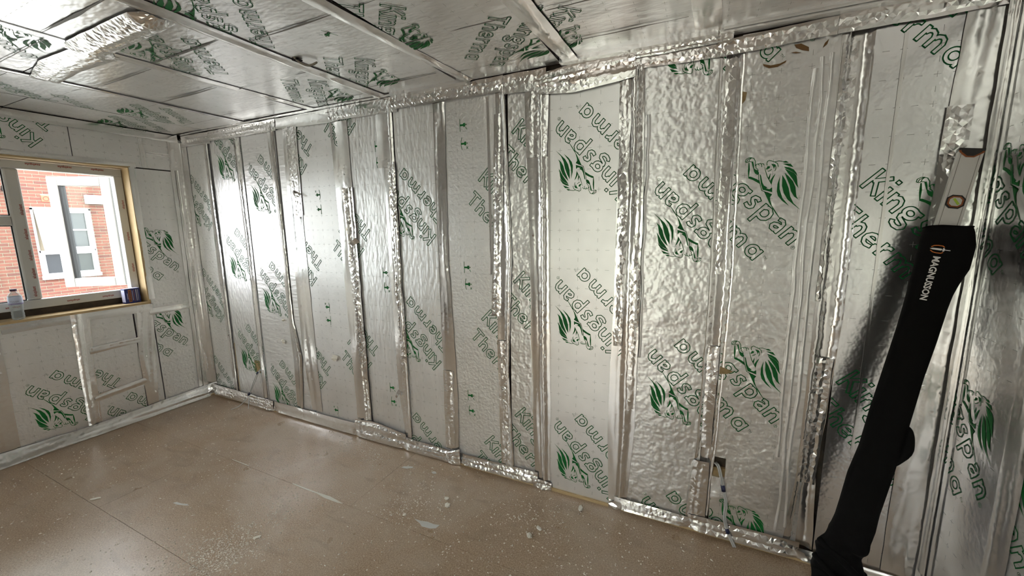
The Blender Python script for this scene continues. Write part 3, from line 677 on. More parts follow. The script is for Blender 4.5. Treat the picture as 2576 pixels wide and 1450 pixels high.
mb = MB(); mb.tube(smoothpath([(2.40, -.66, 2.402), (2.405, -.63, 2.385), (2.43, -.60, 2.378), (2.47, -.585, 2.392)]), [.005]*24+[.002], 6); mb.obj('frayed_wool_tuft', mat('grey_wool', (.25, .23, .19), .95), ce)
mb = MB(); mb.box((2.378, -.655, 2.3925), (2.412, -.622, 2.3985)); mb.obj('dark_hole_patch', mat('black_void', (.01, .009, .008), .9), ce)  # black block painted in for the darkness inside a hole

# ---- window wall
wl_ = empty('wall_left', kind='structure')
WY0, WY1, WZ0, WZ1 = -2.16, -.395, .985, 2.082
mb = MB(); mb.box((-.15, WY1+.0175, -.02), (-.03, .1, H+.1)); mb.box((-.15, -D-.2, -.02), (-.03, WY0, H+.1)); mb.box((-.15, WY0, -.02), (-.03, WY1+.0175, WZ0-.0175)); mb.box((-.15, WY0, WZ1+.0135), (-.03, WY1+.0175, H+.1))
mb.obj('wall_carcass', CORE, wl_)
def wb(a0, a1, b0, b1, items=(), m=FOIL_SIDE, h=0.0, ph=(0, 0)): return board(P_LEFT, a0, a1, b0, b1, m, wl_, h=h, items=items, phase=ph)
wb(-.376, -.09, .885, 2.085, st(-.171, (1.222,), UP), h=.001, ph=(.02, .01))
wb(-.376, -.09, .02, .877, st(-.184, (.542,), UP), h=.0, ph=(.06, .01))
wb(-.078, -.004, .02, 2.36, h=.003)
wb(-.50, -.384, .02, .972); wb(-.815, -.512, .682, .972, h=.001, ph=(.03, .03)); wb(-.815, -.512, .302, .676, st(-1.077, (.616,)), h=-.001, ph=(.07, .06)); wb(-.815, -.512, .02, .296, st(-.73, (.185,)), h=.002)
wb(-1.225, -.86, .02, .972, st(-1.12, (.51,)), h=.001, ph=(-1.05, .04)); wb(-.855, -.82, .02, .972, h=-.001)
wb(-1.70, -1.235, .02, .972); wb(-2.18, -1.71, .02, .972, h=.001)
wb(-.70, -.01, 2.095, 2.365, h=.001); wb(-1.4, -.705, 2.095, 2.365, st(-1.197, (2.58,))); wb(-2.2, -1.41, 2.095, 2.365)
for y0 in (-2.66, -3.15, -3.64, -4.13): wb(y0, y0+.48, .02, 2.365)
def lt(rows, axis='v', m=TAPE, **kw): return tape(P_LEFT, rows, m, wl_, axis=axis, **kw)
lt([(.03, -.115, -.0), (1.0, -.105, -.0), (2.34, -.10, -.002)], seed=100, fold=.006, amp=.001)
lt([(.10, -.08, -.055), (1.3, -.075, -.05), (2.1, -.07, -.05)], seed=101, fold=.003, amp=.0008, h0=.010)
lt([(.09, -.505, -.43), (.55, -.515, -.40), (.96, -.48, -.37)], seed=102, fold=.008, amp=.0016)
lt([(.09, -.88, -.80), (.5, -.875, -.79), (.97, -.87, -.765)], seed=103, fold=.008, amp=.0014, prof=ridge(.012, .25, .18))
lt([(.09, -1.32, -1.225), (.97, -1.31, -1.21)], seed=104, fold=.008, amp=.0016)
lt([(-1.2, .90, .975), (-.8, .905, .978), (-.39, .90, .98)], 'h', seed=105, fold=.004, amp=.001)
lt([(-.40, .865, .925), (-.09, .87, .92)], 'h', seed=106, fold=.003, amp=.0008)
lt([(-.80, .64, .695), (-.49, .655, .70)], 'h', seed=107, fold=.008, amp=.0012)
lt([(-.82, .255, .315), (-.47, .285, .345)], 'h', seed=108, fold=.007, amp=.0014)
lt([(-2.1, .004, .105), (-1.3, .004, .10), (-.86, .004, .085), (-.4, .004, .10), (-.0, .004, .115)], 'h', seed=109, fold=.012, amp=.0014, h0=.012, prof=lambda s: .035*(1-s)**1.2)
lt([(-2.1, 2.335, 2.395), (-.02, 2.335, 2.395)], 'h', seed=110, fold=.004, amp=.001, h0=.007)
lt([(-1.5, 2.088, 2.13), (-.34, 2.09, 2.13)], 'h', seed=111, fold=.003, amp=.0008)
lt([(2.10, -.30, -.265), (2.34, -.30, -.27)], seed=112, fold=.002, amp=.0008); lt([(2.09, -.09, -.05), (2.34, -.09, -.05)], seed=113, fold=.002, amp=.0008)
lt([(1.0, -.388, -.345), (2.09, -.392, -.35)], seed=114, fold=.003, amp=.0008)
lt([(-.26, 2.21, 2.235), (-.06, 2.205, 2.23)], 'h', seed=115, fold=.002, amp=.0008)

# ---- window
wi = empty('window_1', kind='structure')
FX0, FX1 = -.165, -.10          # frame depth
def part(name, a, b, m, parent, bevel=.004): q = MB(); q.box(a, b); return q.obj(name, m, parent, bevel=bevel)
part('timber_jamb', (-.17, WY1, WZ0), (.004, WY1+.018, WZ1+.012), PINE, wi, .002)
part('timber_head', (-.17, WY0, WZ1), (.004, WY1+.018, WZ1+.014), PINE_H, wi, .002)
part('timber_sill', (-.17, WY0, WZ0-.018), (.022, WY1+.01, WZ0), PINE_H, wi, .002)
part('dark_gap_strip', (-.15, WY0, WZ0), (-.118, WY1, 1.036), CORE, wi, 0)  # dark strip stands in for the shaded gap below the frame
part('frame_head', (FX0, WY0, 2.018), (FX1, WY1-.004, 2.075), UPVC, wi)
part('frame_foot', (FX0, WY0, 1.034), (FX1, WY1-.004, 1.098), UPVC, wi)
part('frame_jamb', (FX0, -.452, 1.098), (FX1, WY1-.004, 2.018), UPVC, wi)
for y in (-1.030, -1.62): part('mullion', (FX0, y, 1.098), (FX1, y+.074, 2.018), UPVC, wi, .012)
part('transom', (FX0, -1.546, 1.627), (FX1, -1.030, 1.695), UPVC, wi, .010)
for y0, y1, z0, z1 in ((-1.546, -1.03, 1.098, 1.627), (-1.546, -1.03, 1.695, 2.018), (-2.16, -1.62, 1.098, 2.018)):
    q = MB(); q.box((-.136, y0, z0), (-.130, y1, z1)); q.obj('glass_pane', GLASS, wi)
    q = MB(); g = .006
    for a, b in (((-.128, y0, z0), (-.118, y0+g, z1)), ((-.128, y1-g, z0), (-.118, y1, z1)), ((-.128, y0, z0), (-.118, y1, z0+g)), ((-.128, y0, z1-g), (-.118, y1, z1))): q.box(a, b)
    q.obj('gasket', GASKET, wi)
# open casement, swung outwards
def casement():
    hx, hy = -.235, -.432; ex, ey = -.345, -.262; W_ = math.hypot(ex, ey); e = Vector((ex/W_, ey/W_, 0)); n = Vector((-e.y, e.x, 0))
    if n.x < 0: n = -n
    z0, z1 = 1.118, 2.022; s = .072; O = Vector((hx, hy, 0)); T = .062
    sash = empty('casement_sash', parent=wi)
    def bar(name, u0, u1, b0, b1, m, d0=0, d1=T, bev=.006):
        q = MB(); q.obox(O+e*u0-n*d1+Vector((0, 0, b0)), e*(u1-u0), n*(d1-d0), (0, 0, b1-b0)); return q.obj(name, m, sash, bevel=bev)
    bar('sash_stile', .0, s, z0, z1, UPVC); bar('sash_stile', W_-s, W_, z0, z1, UPVC)
    bar('sash_rail', s, W_-s, z0, z0+s, UPVC); bar('sash_rail', s, W_-s, z1-s, z1, UPVC)
    bar('sash_edge', -.008, .0, z0+.004, z1-.004, UPVC_G, .0, .062, .001); bar('sash_edge', -.020, -.008, z0+.01, z1-.01, UPVC_G, .006, .022, .002); bar('sash_edge', -.026, -.008, z0+.01, z1-.01, UPVC_G, .034, .054, .002)
    bar('gasket', -.030, -.008, z0+.01, z1-.01, GASKET, .052, .060, 0)
    bar('gasket', W_-s-.016, W_-s, z0+s, z1-s, GASKET, .006, .05, 0)
    q = MB(); q.obox(O+e*s-n*.034+Vector((0, 0, z0+s)), e*(W_-2*s), n*.005, (0, 0, z1-z0-2*s)); q.obj('glass_pane', GLASS, sash)
    bar('friction_stay', .03, .22, z1, z1+.006, UPVC_G, .01, .03, 0)
casement()
# maker's lettering printed on the protective film of the frame
for y in (-.52, -.70, -.86, -1.12, -1.3): text_mesh('film_lettering', 'aluplast', .021, (FX1+.0012, y-.06, 2.062), (0, 1, 0), (0, 0, -1), REDP, wi, width=.075, bold=.0004)
for y in (-.60, -.80, -1.10): text_mesh('film_lettering', 'aluplast', .019, (FX1+.0012, y+.03, 1.066), (0, -1, 0), (0, 0, -1), REDP, wi, width=.07, bold=.0004)
for z in (1.12, 1.25, 1.38, 1.53, 1.70): text_mesh('film_lettering', 'aluplast', .022, (FX1+.0012, -.984+(.012 if z > 1.2 else 0), z), (0, 0, 1), (0, -1, 0), REDP, wi, width=.075, bold=.0004)
for z in (1.24, 1.50, 1.76): text_mesh('film_lettering', 'aluplast', .020, (FX1+.0012, -.414, z), (0, 0, 1), (0, -1, 0), REDP, wi, width=.07, bold=.0004)

# ---- outdoors
gd = MB(); gd.box((-40, -40, -.5), (45, 40, -.32)); gd.obj('ground', GROUND, kind='structure')
gw = empty('wall_sky_screen', kind='structure')
q = MB(); q.box((-6, -9.2, -.32), (12, -9.0, 3.0)); q.obj('sky_screen_face', mat('pale_green_screen', (.46, .47, .38), .9), gw)  # added unseen wall: blocks sky beyond the doorway and dims its reflection
bd = empty('brick_building', (-10.5, 2.2, -.32), label='red brick building with white windows seen through the open window', cat='building')
bx = -10.5
def bpart(name, a, b, m, bevel=0, parent=None):
    q = MB(); q.box(Vector(a)-bd.location, Vector(b)-bd.location); return q.obj(name, m, parent or bd, bevel=bevel)
bpart('mortar_wall', (bx-.25, -6, -.32), (bx-.012, 12, 3.75), MORTAR)
BW, BH, PW, PH = .219, .062, .234, .078
WIN = (1.85, 2.86, .43, 2.13); SIGN = (2.82, 3.2, 2.27, 2.50); AIR = (2.055, 2.215, 2.29, 2.45)
rest = MB(); cnt = 0; cand = []
for j in range(-4, 50):
    z = -.008+j*PH
    for i in range(-8, 24):
        y = i*PW+(PW/2 if j % 2 else 0)
        segs = [(y, y+BW)]
        for w in (WIN, AIR):
            if z+BH*.5 > w[2] and z+BH*.5 < w[3]:
                segs = [q for a_, b_ in segs for q in ((a_, min(b_, w[0]-.004)), (max(a_, w[1]+.004), b_)) if q[1]-q[0] > .025]
        for a_, b_ in segs: cand.append((abs((a_+b_)/2-2.2)/1.6+abs(z-1.5)/2.0, a_, z, b_-a_))
cand.sort(); blue = {}
for k, (_, y, z, wd) in enumerate(cand):
    isblue = abs(z-.265) < .03; key = (round(wd, 3), isblue)
    if k < 300:
        if key not in blue:
            q = MB(); q.box((0, 0, 0), (.012, wd, BH)); o = q.obj('brick', BLUEBRICK if isblue else BRICK, bd); blue[key] = o.data
        else: o = link(bpy.data.objects.new('brick', blue[key]), bd)
        o.location = Vector((bx-.012, y, z))-bd.location
    else: rest.box(Vector((bx-.012, y, z))-bd.location, Vector((bx, y+wd, z+BH))-bd.location, 1 if isblue else 0)
rest.obj('distant_bricks', [BRICK, BLUEBRICK], bd, kind='stuff')
def framed(name, y0, y1, z0, z1, t, m, pane, d=.05):
    w = empty(name, parent=bd)
    q = MB(); o = bd.location
    for a, b in (((bx-.03, y0, z0), (bx+d, y0+t, z1)), ((bx-.03, y1-t, z0), (bx+d, y1, z1)), ((bx-.03, y0+t, z0), (bx+d, y1-t, z0+t)), ((bx-.03, y0+t, z1-t), (bx+d, y1-t, z1))): q.box(Vector(a)-o, Vector(b)-o)
    q.obj('window_frame', m, w)
    q = MB(); q.box(Vector((bx-.02, y0+t, z0+t))-o, Vector((bx+.005, y1-t, z1-t))-o); q.obj('pane', pane, w)
    return w
framed('window', 1.87, 2.33, .47, 1.06, .06, RENDERW, DARKPANE); framed('window', 2.36, 2.85, .47, 1.06, .07, RENDERW, DARKPANE)
framed('window', 2.36, 2.85, 1.09, 2.11, .08, RENDERW, DARKPANE)
bpart('window_bar', (bx, 2.40, 1.58), (bx+.04, 2.82, 1.62), RENDERW)
bpart('window_surround', (bx-.03, 1.83, .41), (bx+.03, 1.87, 2.14), RENDERW); bpart('window_surround', (bx-.03, 2.85, .41), (bx+.03, 2.89, 2.14), RENDERW)
bpart('window_surround', (bx-.03, 1.83, 2.10), (bx+.03, 2.89, 2.15), RENDERW); bpart('window_sill', (bx-.03, 1.82, .38), (bx+.08, 2.90, .47), RENDERW)
bpart('window_mullion', (bx-.03, 2.32, .41), (bx+.03, 2.37, 2.14), RENDERW); bpart('window_transom', (bx-.03, 1.85, 1.05), (bx+.03, 2.87, 1.10), RENDERW)
q = MB(); q.obox(Vector((bx+.02, 1.88, 2.09))-bd.location, Vector((.0, .44, 0)), Vector((.035, 0, .0)), Vector((.22, 0, -.98))); q.obj('open_vent_sash', RENDERW, bd, bevel=.01)
bpart('meter_box', (bx, SIGN[0], SIGN[2]), (bx+.10, SIGN[1], SIGN[3]), RENDERW, .01)
ab = bpart('air_brick', (bx-.012, AIR[0], AIR[2]), (bx+.012, AIR[1], AIR[3]), mat('terracotta', (.42, .11, .06), .8), .01)
q = MB(); c = Vector((bx+.013, 2.135, 2.37))-bd.location; q.tube([c+Vector((0, .048*math.cos(t*.3142), .05*math.sin(t*.3142))) for t in range(21)], .006, 6); q.obj('air_brick_ring', BRICK, bd)
lamp = MB(); lamp.tube([(bx, 1.50, 2.58), (bx+.12, 1.50, 2.62), (bx+.22, 1.50, 2.60)], .02, 8); lamp.lathe([(.02, .12), (.09, .06), (.11, -.02), (.10, -.05), (.0, -.06)], (bx+.22, 1.50, 2.55), 14)
lamp.obj('wall_lamp', BLACKPL, smooth=True, label='black bracket lamp on the brick building outside', cat='lamp')

# ================================================================= THINGS
# ---- spirit level and its sleeve, leaning into the right-hand corner
LB = Vector((4.75, -.29, 0)); LA = Vector((.17252, .1274, .97673)).normalized(); LN = Vector((-.1101, -.98289, .14765)).normalized()
LW = Vector((.97883, -.13301, -.15554)); LN = (LN-LA*LN.dot(LA)).normalized(); LW = LA.cross(LN)*-1
if LW.x < 0: LW = -LW
def lp(s, w, n): return LB+LA*s+LW*w+LN*n
sl = empty('spirit_level', LB, label='long aluminium spirit level leaning in the corner, half out of a black sleeve', cat='spirit level')
def lpart(name, shapes, m, bevel=0, parent=None):
    q = MB()
    for s0, s1, w0, w1, n0, n1 in shapes: q.obox(lp(s0, w0, n0)-LB, LA*(s1-s0), LW*(w1-w0), LN*(n1-n0))
    return q.obj(name, m, parent or sl, bevel=bevel)
lpart('level_body', [(.02, 1.868, -.034, .029, .0, .024)], ALU, .002)
lpart('edge_rail', [(.02, 1.868, -.034, -.027, .024, .0262)], ALU, .0008); lpart('edge_rail', [(.02, 1.868, .022, .029, .024, .0262)], ALU, .0008)
lpart('groove_line', [(.02, 1.868, -.0265, -.0252, .0235, .0244)], ALU_D); lpart('groove_line', [(.02, 1.868, .0202, .0215, .0235, .0244)], ALU_D)
def poly_plate(name, pts, n0, n1, m, parent=None):
    k = len(pts); v = [lp(s, w, n1)-LB for s, w in pts]+[lp(s, w, n0)-LB for s, w in pts]
    f = [tuple(range(k)), tuple(range(2*k-1, k-1, -1))]+[(i, i+k, (i+1) % k+k, (i+1) % k) for i in range(k)]
    return mesh(name, v, f, m, parent or sl)
cap = lpart('end_cap', [(1.866, 1.878, -.036, .031, -.001, .0268)], BLACKPL, .002)
poly_plate('end_cap_flap', [(1.868, -.035), (1.868, .030), (1.862, .028), (1.846, .008), (1.846, -.013), (1.862, -.033)], .024, .0275, ORANGEPL)
poly_plate('end_cap_grip', [(1.872, -.030), (1.872, .025), (1.864, .022), (1.850, .006), (1.850, -.011), (1.864, -.028)], .024, .0284, BLACKPL)
def octo(rs, rw, c=1.688, w=-.003): return [(c+a*rs, w+b*rw) for a, b in ((1, -.5), (1, .5), (.5, 1), (-.5, 1), (-1, .5), (-1, -.5), (-.5, -1), (.5, -1))]
poly_plate('vial_housing', octo(.024, .0245), .022, .0275, BLACKPL); poly_plate('vial_ring', octo(.0195, .020), .022, .0282, ORANGEPL)
poly_plate('vial_window', octo(.0150, .0155), .022, .0288, VIAL); poly_plate('vial_tube', [(1.697, -.012), (1.700, -.006), (1.681, .009), (1.676, .004)], .024, .0296, VIALY)
# sleeve
sv = empty('level_sleeve', LB, label='black fabric sleeve with white lettering around the lower part of the spirit level', cat='bag')
LEFT = [(0, -.062), (.10, -.060), (.15, -.066), (.19, -.078), (.22, -.080), (.25, -.074), (.28, -.083), (.31, -.078), (.335, -.064), (.36, -.060), (.43, -.053), (.49, -.053), (.61, -.055), (.73, -.047), (.88, -.049), (1.07, -.047), (1.21, -.046), (1.31, -.048), (1.41, -.051), (1.51, -.056), (1.585, -.060), (1.60, -.058)]
RIGHT = [(0, .062), (.10, .074), (.15, .080), (.22, .076), (.26, .074), (.285, .066), (.30, .058), (.32, .063), (.36, .070), (.43, .071), (.5, .068), (.70, .069), (.86, .068), (1.05, .064), (1.2, .066), (1.31, .066), (1.36, .068), (1.40, .074), (1.46, .088), (1.54, .085), (1.585, .070), (1.60, .062)]
def interp(T, s):
    for (a, x), (b, y) in zip(T, T[1:]):
        if s <= b: t = (s-a)/(b-a); return x+(y-x)*t
    return T[-1][1]
NS, NR = 170, 40; vs = []; f = []
for i in range(NS+1):
    s = .004+1.596*i/NS; l, r = interp(LEFT, s), interp(RIGHT, s); cw, hw = (l+r)/2, (r-l)/2
    low = 1-sstep(s, .28, .46)
    for k in range(NR):
        t = 2*math.pi*k/NR; ex = .55
        x = math.copysign(abs(math.cos(t))**ex, math.cos(t)); y = math.copysign(abs(math.sin(t))**ex, math.sin(t))
        w = cw+hw*x; fr_ = .042+.012*low; bk = .014
        n = (fr_ if y > 0 else bk)*y+.006
        fold = low*(.013*math.sin(s*70+w*30+1.2*math.sin(w*40))+.006*math.sin(s*140-w*45))
        wr_ = .0022*noise.noise((s*9, w*40, 1))*(1-sstep(s, 1.28, 1.32)*(1-sstep(s, 1.54, 1.57)))
        n += (fold+wr_*1.6)*(1 if y > 0 else .3)
        top = s+.010*math.cos(t*1.0)*sstep(s, 1.5, 1.6)
        vs.append(lp(top, w, n)-LB)
for i in range(NS):
    for k in range(NR): f.append((i*NR+k, i*NR+(k+1) % NR, (i+1)*NR+(k+1) % NR, (i+1)*NR+k))
f.append(tuple(range(NR))[::-1])
mesh('sleeve_cloth', vs, f, BLACKFAB, sv, smooth=True)
q = MB(); ring = []
for k in range(NR+1):
    t = 2*math.pi*k/NR; x = math.copysign(abs(math.cos(t))**.55, math.cos(t)); y = math.copysign(abs(math.sin(t))**.55, math.sin(t))
    ring.append(lp(1.598+.010*math.cos(t), .002+.0605*x, (.042 if y > 0 else .014)*y+.006)-LB)
q.tube(ring, .0035, 6); q.obj('hem', BLACKFAB, sv, smooth=True)
q = MB(); q.tube([p-LB for p in smoothpath([lp(.86, .058, .025), lp(.84, .070, .026), (lp(.80, .076, .026)), lp(.765, .078, .026), lp(.735, .072, .026), lp(.70, .062, .025)], 6)], [.004+.016*math.sin(math.pi*k/30) for k in range(31)], 8); q.obj('carry_strap', BLACKFAB, sv, smooth=True)
for s0, s1, dn in ((.315, .25, .0), (.245, .17, .006)):
    q = MB(); q.tube([p-LB for p in smoothpath([lp(s0, -.080, .03), lp(s0-.01, -.05, .062+dn), lp((s0+s1)/2, 0, .070+dn), lp(s1, .055, .060+dn), lp(s1+.005, .074, .03)], 6)], [.012]*25, 8); q.obj('cloth_fold', BLACKFAB, sv, smooth=True)
fn = .0508
text_mesh('sleeve_lettering', 'MAGNUSSON', .0265, lp(1.487, -.0195, fn)-LB, -LA, LW, WHITE, sv, width=.160, bold=.0008)
em = MB()
def flat(P, mi):
    n0 = len(em.v); em.v += [tuple(lp(1.512+s, w, fn)-LB) for s, w in P]; em.f.append(tuple(range(n0, n0+len(P)))); em.mi.append(mi)
flat([(.0, -.036), (.003, -.028), (.0035, -.006), (0, -.002), (-.0035, -.006), (-.003, -.028)], 0)
flat([(.0060, -.002), (.0060, .002), (.0012, .004), (.0012, .018), (-.0012, .018), (-.0012, .004), (-.0060, .002), (-.0060, -.002)], 0)
for sg in (1, -1):
    P, F_ = ribbon([(sg*.006, -.033), (sg*.0115, -.026), (sg*.0135, -.016), (sg*.013, -.004), (sg*.009, .001)], .0030, False)
    n0 = len(em.v); em.v += [tuple(lp(1.512+a, b, fn)-LB) for a, b in P]; em.f += [tuple(i+n0 for i in q) for q in F_]; em.mi += [1]*len(F_)
em.obj('sword_emblem', [WHITE, ORANGE], sv)

# ---- water bottle on the sill
BO = Vector((-.018, -1.108, WZ0))
bt = empty('water_bottle', BO, label='clear plastic water bottle with purple cap on the window sill', cat='bottle')
def clear(name, tint, rough):
    m = mat(name, tint, rough); nt = m.node_tree; tr = nd(m, 'ShaderNodeBsdfTransparent'); tr.inputs[0].default_value = (.86, .89, .90, 1)
    mx = nd(m, 'ShaderNodeMixShader'); lw = nd(m, 'ShaderNodeLayerWeight'); lw.inputs[0].default_value = .45
    lk(m, maprange(m, lw.outputs['Facing'], 0, 1, .18, .75), mx.inputs[0]); lk(m, tr.outputs[0], mx.inputs[1]); lk(m, nt.nodes['Principled BSDF'].outputs[0], mx.inputs[2])
    lk(m, mx.outputs[0], nt.nodes['Material Output'].inputs['Surface']); return m
PET = clear('clear_pet', (.72, .76, .77), .08)
q = MB(); q.lathe([(.0, .004), (.022, .0), (.029, .006), (.031, .02), (.0295, .03), (.031, .04), (.029, .05), (.0305, .06), (.029, .07), (.0315, .085), (.0325, .10), (.033, .115), (.0335, .15), (.032, .165), (.026, .180), (.017, .189), (.0145, .194), (.0145, .20)], (0, 0, 0)); q.obj('bottle_body', PET, bt, smooth=True)
LAB = mat('pale_blue_label', (.55, .62, .86), .4); lb = LAB.node_tree.nodes['Principled BSDF']
sepz = nd(LAB, 'ShaderNodeSeparateXYZ'); lk(LAB, objvec(LAB), sepz.inputs[0])
lk(LAB, mixc(LAB, maprange(LAB, sepz.outputs[2], .108, .122), (.10, .04, .25), (.62, .70, .90)), lb.inputs['Base Color'])
q = MB(); q.lathe([(.0338, .108), (.0342, .13), (.0343, .15), (.0332, .162)], (0, 0, 0)); q.obj('bottle_label', LAB, bt, smooth=True)
CAPM = mat('dark_purple_cap', (.05, .015, .06), .4)
q = MB(); q.lathe([(.0, .213), (.0155, .213), (.0165, .211), (.0165, .198), (.0, .198)], (0, 0, 0)); q.obj('bottle_cap', CAPM, bt)
def on_cyl(txt, size, z, width, name):
    o = text_mesh(name, txt, size, (0, 0, 0), (1, 0, 0), (0, 1, 0), mat('navy_print', (.02, .02, .10), .5), bt, width=width, align='CENTER')
    a0 = math.radians(-22)
    for v in o.data.vertices: a = a0+v.co.x/.0347; v.co = (.0347*math.cos(a), .0347*math.sin(a), z+v.co.y)
on_cyl('HIGHLAND', .0085, .1265, .044, 'label_lettering'); on_cyl('SPRING', .0055, .1195, .024, 'label_lettering')

# ---- small blue carton on the sill
BXO = Vector((-.035, -.475, WZ0))
bxr = empty('blue_carton', BXO, label='small blue cardboard box with orange stripe at the end of the window sill', cat='box')
bxr.rotation_euler.z = math.radians(6)
NAVY = mat('navy_card', (.012, .022, .16), .35); CPALE = mat('pale_lilac_card', (.62, .64, .85), .4); CORA = mat('dull_orange_card', (.38, .13, .04), .5); CGR = mat('grey_card_print', (.40, .40, .50), .5); CBK = mat('black_card_print', (.03, .02, .03), .5)
q = MB(); q.box((-.05, -.052, 0), (0, .052, .122)); q.obj('carton_body', NAVY, bxr, bevel=.0015)
q = MB(); q.box((-.049, -.051, .122), (-.001, .051, .1228)); q.obj('carton_top', CPALE, bxr)
q = MB(); q.box((-.046, -.0528, .012), (-.004, -.052, .112)); q.obj('carton_side', CPALE, bxr)
def strip(name, y0, y1, z0, z1, m, d=.0006): q = MB(); q.box((0, y0, z0), (d, y1, z1)); q.obj(name, m, bxr)
strip('orange_stripe', -.030, -.009, .012, .112, CORA)
for k in range(7): strip('printed_character', -.026+.001*(k % 2), -.013, .020+.0125*k, .0265+.0125*k, CBK, .0009)
strip('printed_line', -.039, -.034, .035, .085, CGR); strip('printed_line', -.003, .001, .022, .105, CGR); strip('printed_line', .008, .011, .015, .110, CORA); strip('printed_line', .021, .028, .016, .110, CGR); strip('printed_line', .034, .038, .016, .110, CGR)

# ---- cables hanging out of the wall
def cable(name, label, lines, ties, r=.0042):
    o0 = Vector(lines[0][0]); root = empty(name, (o0.x, o0.y, 0), label=label, cat='cable', group='cables hanging from the wall'); rl = root.location
    for pts in lines:
        q = MB(); q.tube([p-rl for p in smoothpath(pts, 8)], r, 8); q.obj('wire', WIRE, root, smooth=True)
    for a, b in ties:
        q = MB(); q.tube([Vector(a)-rl, Vector(b)-rl], .0095, 10); q.obj('tape_wrap', TIE, root, smooth=True)
cable('cable', 'pair of pale cables hanging from a hole near the far corner',
      [[(.775, .012, .365), (.762, -.018, .335), (.715, -.034, .25), (.668, -.045, .15), (.655, -.055, .12), (.63, -.078, .075), (.595, -.115, .03), (.54, -.150, .0045)],
       [(.783, .012, .362), (.772, -.018, .332), (.73, -.032, .25), (.680, -.044, .16), (.661, -.054, .125), (.662, -.062, .08), (.668, -.078, .006)]],
      [((.768, -.016, .340), (.756, -.021, .322)), ((.664, -.047, .142), (.652, -.054, .118))], .0036)
cable('cable', 'pair of grey cables hanging from the square cut-out beside the black sleeve',
      [[(4.345, .010, .395), (4.360, -.012, .392), (4.374, -.022, .345), (4.388, -.026, .29), (4.404, -.030, .21), (4.402, -.033, .14), (4.418, -.036, .075), (4.436, -.042, .035), (4.452, -.05, .0048)],
       [(4.353, .012, .398), (4.367, -.010, .392), (4.381, -.020, .345), (4.395, -.024, .29), (4.411, -.028, .21), (4.409, -.031, .14), (4.425, -.034, .075), (4.444, -.040, .035), (4.461, -.047, .0048)]],
      [((4.387, -.024, .305), (4.393, -.026, .275)), ((4.418, -.034, .083), (4.425, -.037, .062))], .0044)

# ---- crumbs and scraps on the floor, each one a thing
def crumb(name, x, y, sx, sy, sz, rz, m, label, cat='crumb', group=None, seed=0):
    sx, sy, sz = sx*1.45, sy*1.45, sz*1.5
    r = random.Random(seed); bm = bmesh.new(); bmesh.ops.create_icosphere(bm, subdivisions=1, radius=1)
    for v in bm.verts:
        k = r.uniform(.75, 1.2); v.co = Vector((max(-.8, min(.8, v.co.x))*k*sx, max(-.8, min(.8, v.co.y))*k*sy, max(-.7, min(.7, v.co.z))*sz))
    zmin = min(v.co.z for v in bm.verts)
    for v in bm.verts: v.co.z -= zmin
    me = bpy.data.meshes.new(name); bm.to_mesh(me); bm.free(); me.materials.append(m)
    o = bpy.data.objects.new(name, me); link(o, None, label, cat, group); o.location = (x, y, .0002); o.rotation_euler.z = rz
crumb('foam_chip', 3.690, -.092, .010, .020, .006, .2, CHIPW, 'cream foam chip on the floor below the smooth board with three lions', seed=1)
crumb('foam_chip', 3.507, -.404, .012, .013, .009, .5, CHIPW, 'square cream foam chip, nearest to the viewer on the floor', seed=2)
crumb('foam_chip', 2.990, -.385, .012, .018, .006, .8, CHIPW, 'lower of two white foam chips lying together on the floor', seed=3)
crumb('foam_chip', 2.955, -.338, .012, .010, .006, .3, CHIPW, 'upper of two white foam chips lying together on the floor', seed=4)
crumb('foam_chip', 3.532, -.330, .014, .008, .004, -.5, CHIPW, 'thin curled foam shaving behind the square chip', seed=5)
crumb('foam_chip', 2.222, -.992, .005, .017, .004, -.6, CHIPW, 'white foam sliver on the dusty floor at lower left', seed=6)
crumb('foam_chip', 2.815, -.545, .008, .007, .005, .2, CHIPW, 'small round foam crumb left of the foil scrap', seed=7)
crumb('foam_chip', 1.035, -1.205, .022, .007, .004, .9, CHIPW, 'pale foam scrap on the bright floor towards the window wall', seed=8)
FILM = mat('grey_film_scrap', (.62, .62, .59), .45, 0)
def scrap(name, x, y, pts, label, m=FILM, z=.002): splat(name, x, y, pts, m, z, None, label=label, cat='scrap')
scrap('film_scrap', 2.975, -.555, [(-.09, .01), (-.05, .012), (-.01, .022), (.03, .02), (.062, .028), (.058, .002), (.03, -.012), (-.02, -.018), (-.045, -.004)], 'crumpled grey film scrap shaped like a fish on the floor')
scrap('film_scrap', 2.536, -.185, [(-.038, -.018), (.0, -.014), (.035, .008), (.03, .022), (-.005, .012), (-.03, .0)], 'flat grey film scrap near the foot of the back wall')
scrap('film_scrap', 2.732, -.158, [(.016*math.cos(t*.7)+.004*math.cos(3*t), .012*math.sin(t*.7)) for t in range(9)], 'small round grey spot of film near the back wall')
scrap('film_scrap', 1.555, -1.02, [(-.05, -.01), (-.01, -.006), (.05, .012), (.045, .022), (0, .008), (-.04, .004)], 'pale film scrap on the bright middle of the floor')
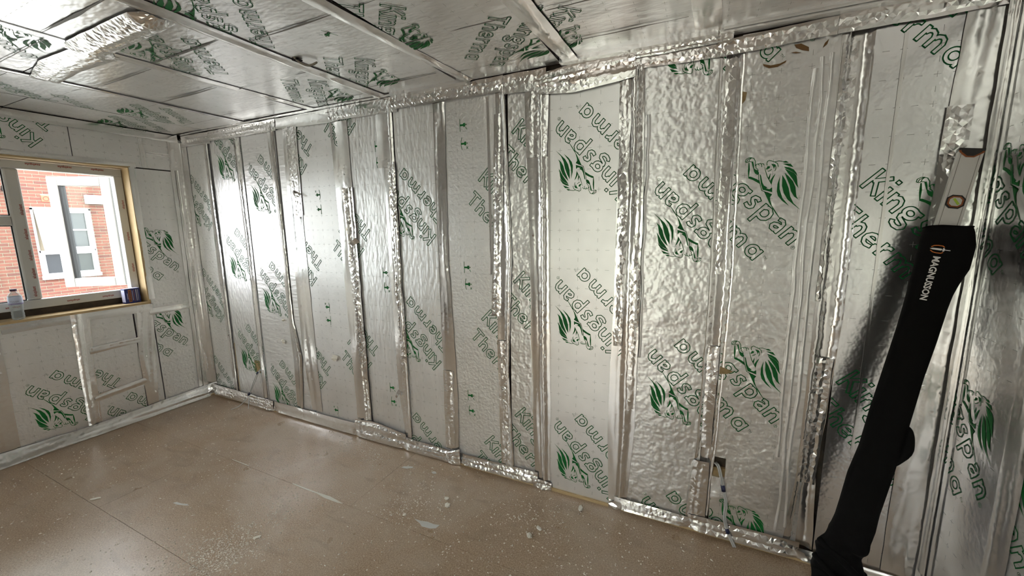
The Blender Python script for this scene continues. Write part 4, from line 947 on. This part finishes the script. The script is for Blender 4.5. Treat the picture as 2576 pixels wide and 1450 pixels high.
def wallbit(name, a, b, s, label, seed):
    r = random.Random(seed); vs = [P_BACK.p(a, b, .022)]; n = 9
    for k in range(n): t = 2*math.pi*k/n; q = s*r.uniform(.7, 1.25); vs.append(P_BACK.p(a+q*math.cos(t)*1.1, b+q*math.sin(t)*.75, .006+r.uniform(0, .012)))
    for k in range(n): vs.append(P_BACK.p(a+s*.5*math.cos(2*math.pi*k/n), b+s*.4*math.sin(2*math.pi*k/n), .0022))
    f = [(0, 1+k, 1+(k+1) % n) for k in range(n)]+[(1+k, 1+n+k, 1+n+(k+1) % n, 1+(k+1) % n) for k in range(n)]+[tuple(range(1+n, 1+2*n))]
    mesh(name, vs, f, CHIPW, None, label=label, cat='scrap')
wallbit('paper_scrap', 1.727, .597, .036, 'large white paper scrap stuck to the board with stacking marks', 1)
wallbit('paper_scrap', 1.140, .661, .024, 'white paper scrap stuck beside the narrow board, lower of two', 2)
wallbit('paper_scrap', 1.165, .844, .014, 'tiny white paper scrap stuck beside the narrow board, upper of two', 3)

# ---- insulation dust: uncountable, one object
dr_ = random.Random(21); vs = []; f = []
CL = [(2.15, -1.15, .10, 900), (2.10, -1.22, .14, 500), (2.19, -1.03, .09, 420), (2.13, -.83, .12, 380), (1.97, -.14, .08, 200), (2.21, -.19, .08, 170), (2.78, -.50, .10, 240), (2.80, -.36, .16, 240), (3.43, -.26, .14, 150), (3.4, -.58, .25, 240), (1.7, -.45, .3, 260), (3.85, -.38, .3, 200)]
P_ = [(dr_.gauss(x, s), dr_.gauss(y, s*.8)) for x, y, s, n in CL for _ in range(n)]
P_ += [(dr_.uniform(.1, 4.9), -abs(dr_.uniform(.05, 2.2))) for _ in range(7000)]
for x, y in P_:
    if not (.05 < x < 5.0 and -2.6 < y < -.03) or (x > 4.5 and y > -.45): continue
    s = .0013+.0034*dr_.random()**3; a = dr_.uniform(0, 6.28); n = len(vs); el = dr_.uniform(1, 2.2)
    ca, sa = math.cos(a)*s*el, math.sin(a)*s*el
    vs += [(x+ca, y+sa, 0), (x-sa/el, y+ca/el, 0), (x-ca, y-sa, 0), (x+sa/el, y-ca/el, 0), (x, y, s*1.1)]
    f += [(n, n+1, n+4), (n+1, n+2, n+4), (n+2, n+3, n+4), (n+3, n, n+4)]
mesh('insulation_dust', vs, f, mat('pale_dust', (.74, .69, .60), .95), None, label='scattered pale insulation dust across the chipboard floor', cat='dust', kind='stuff')
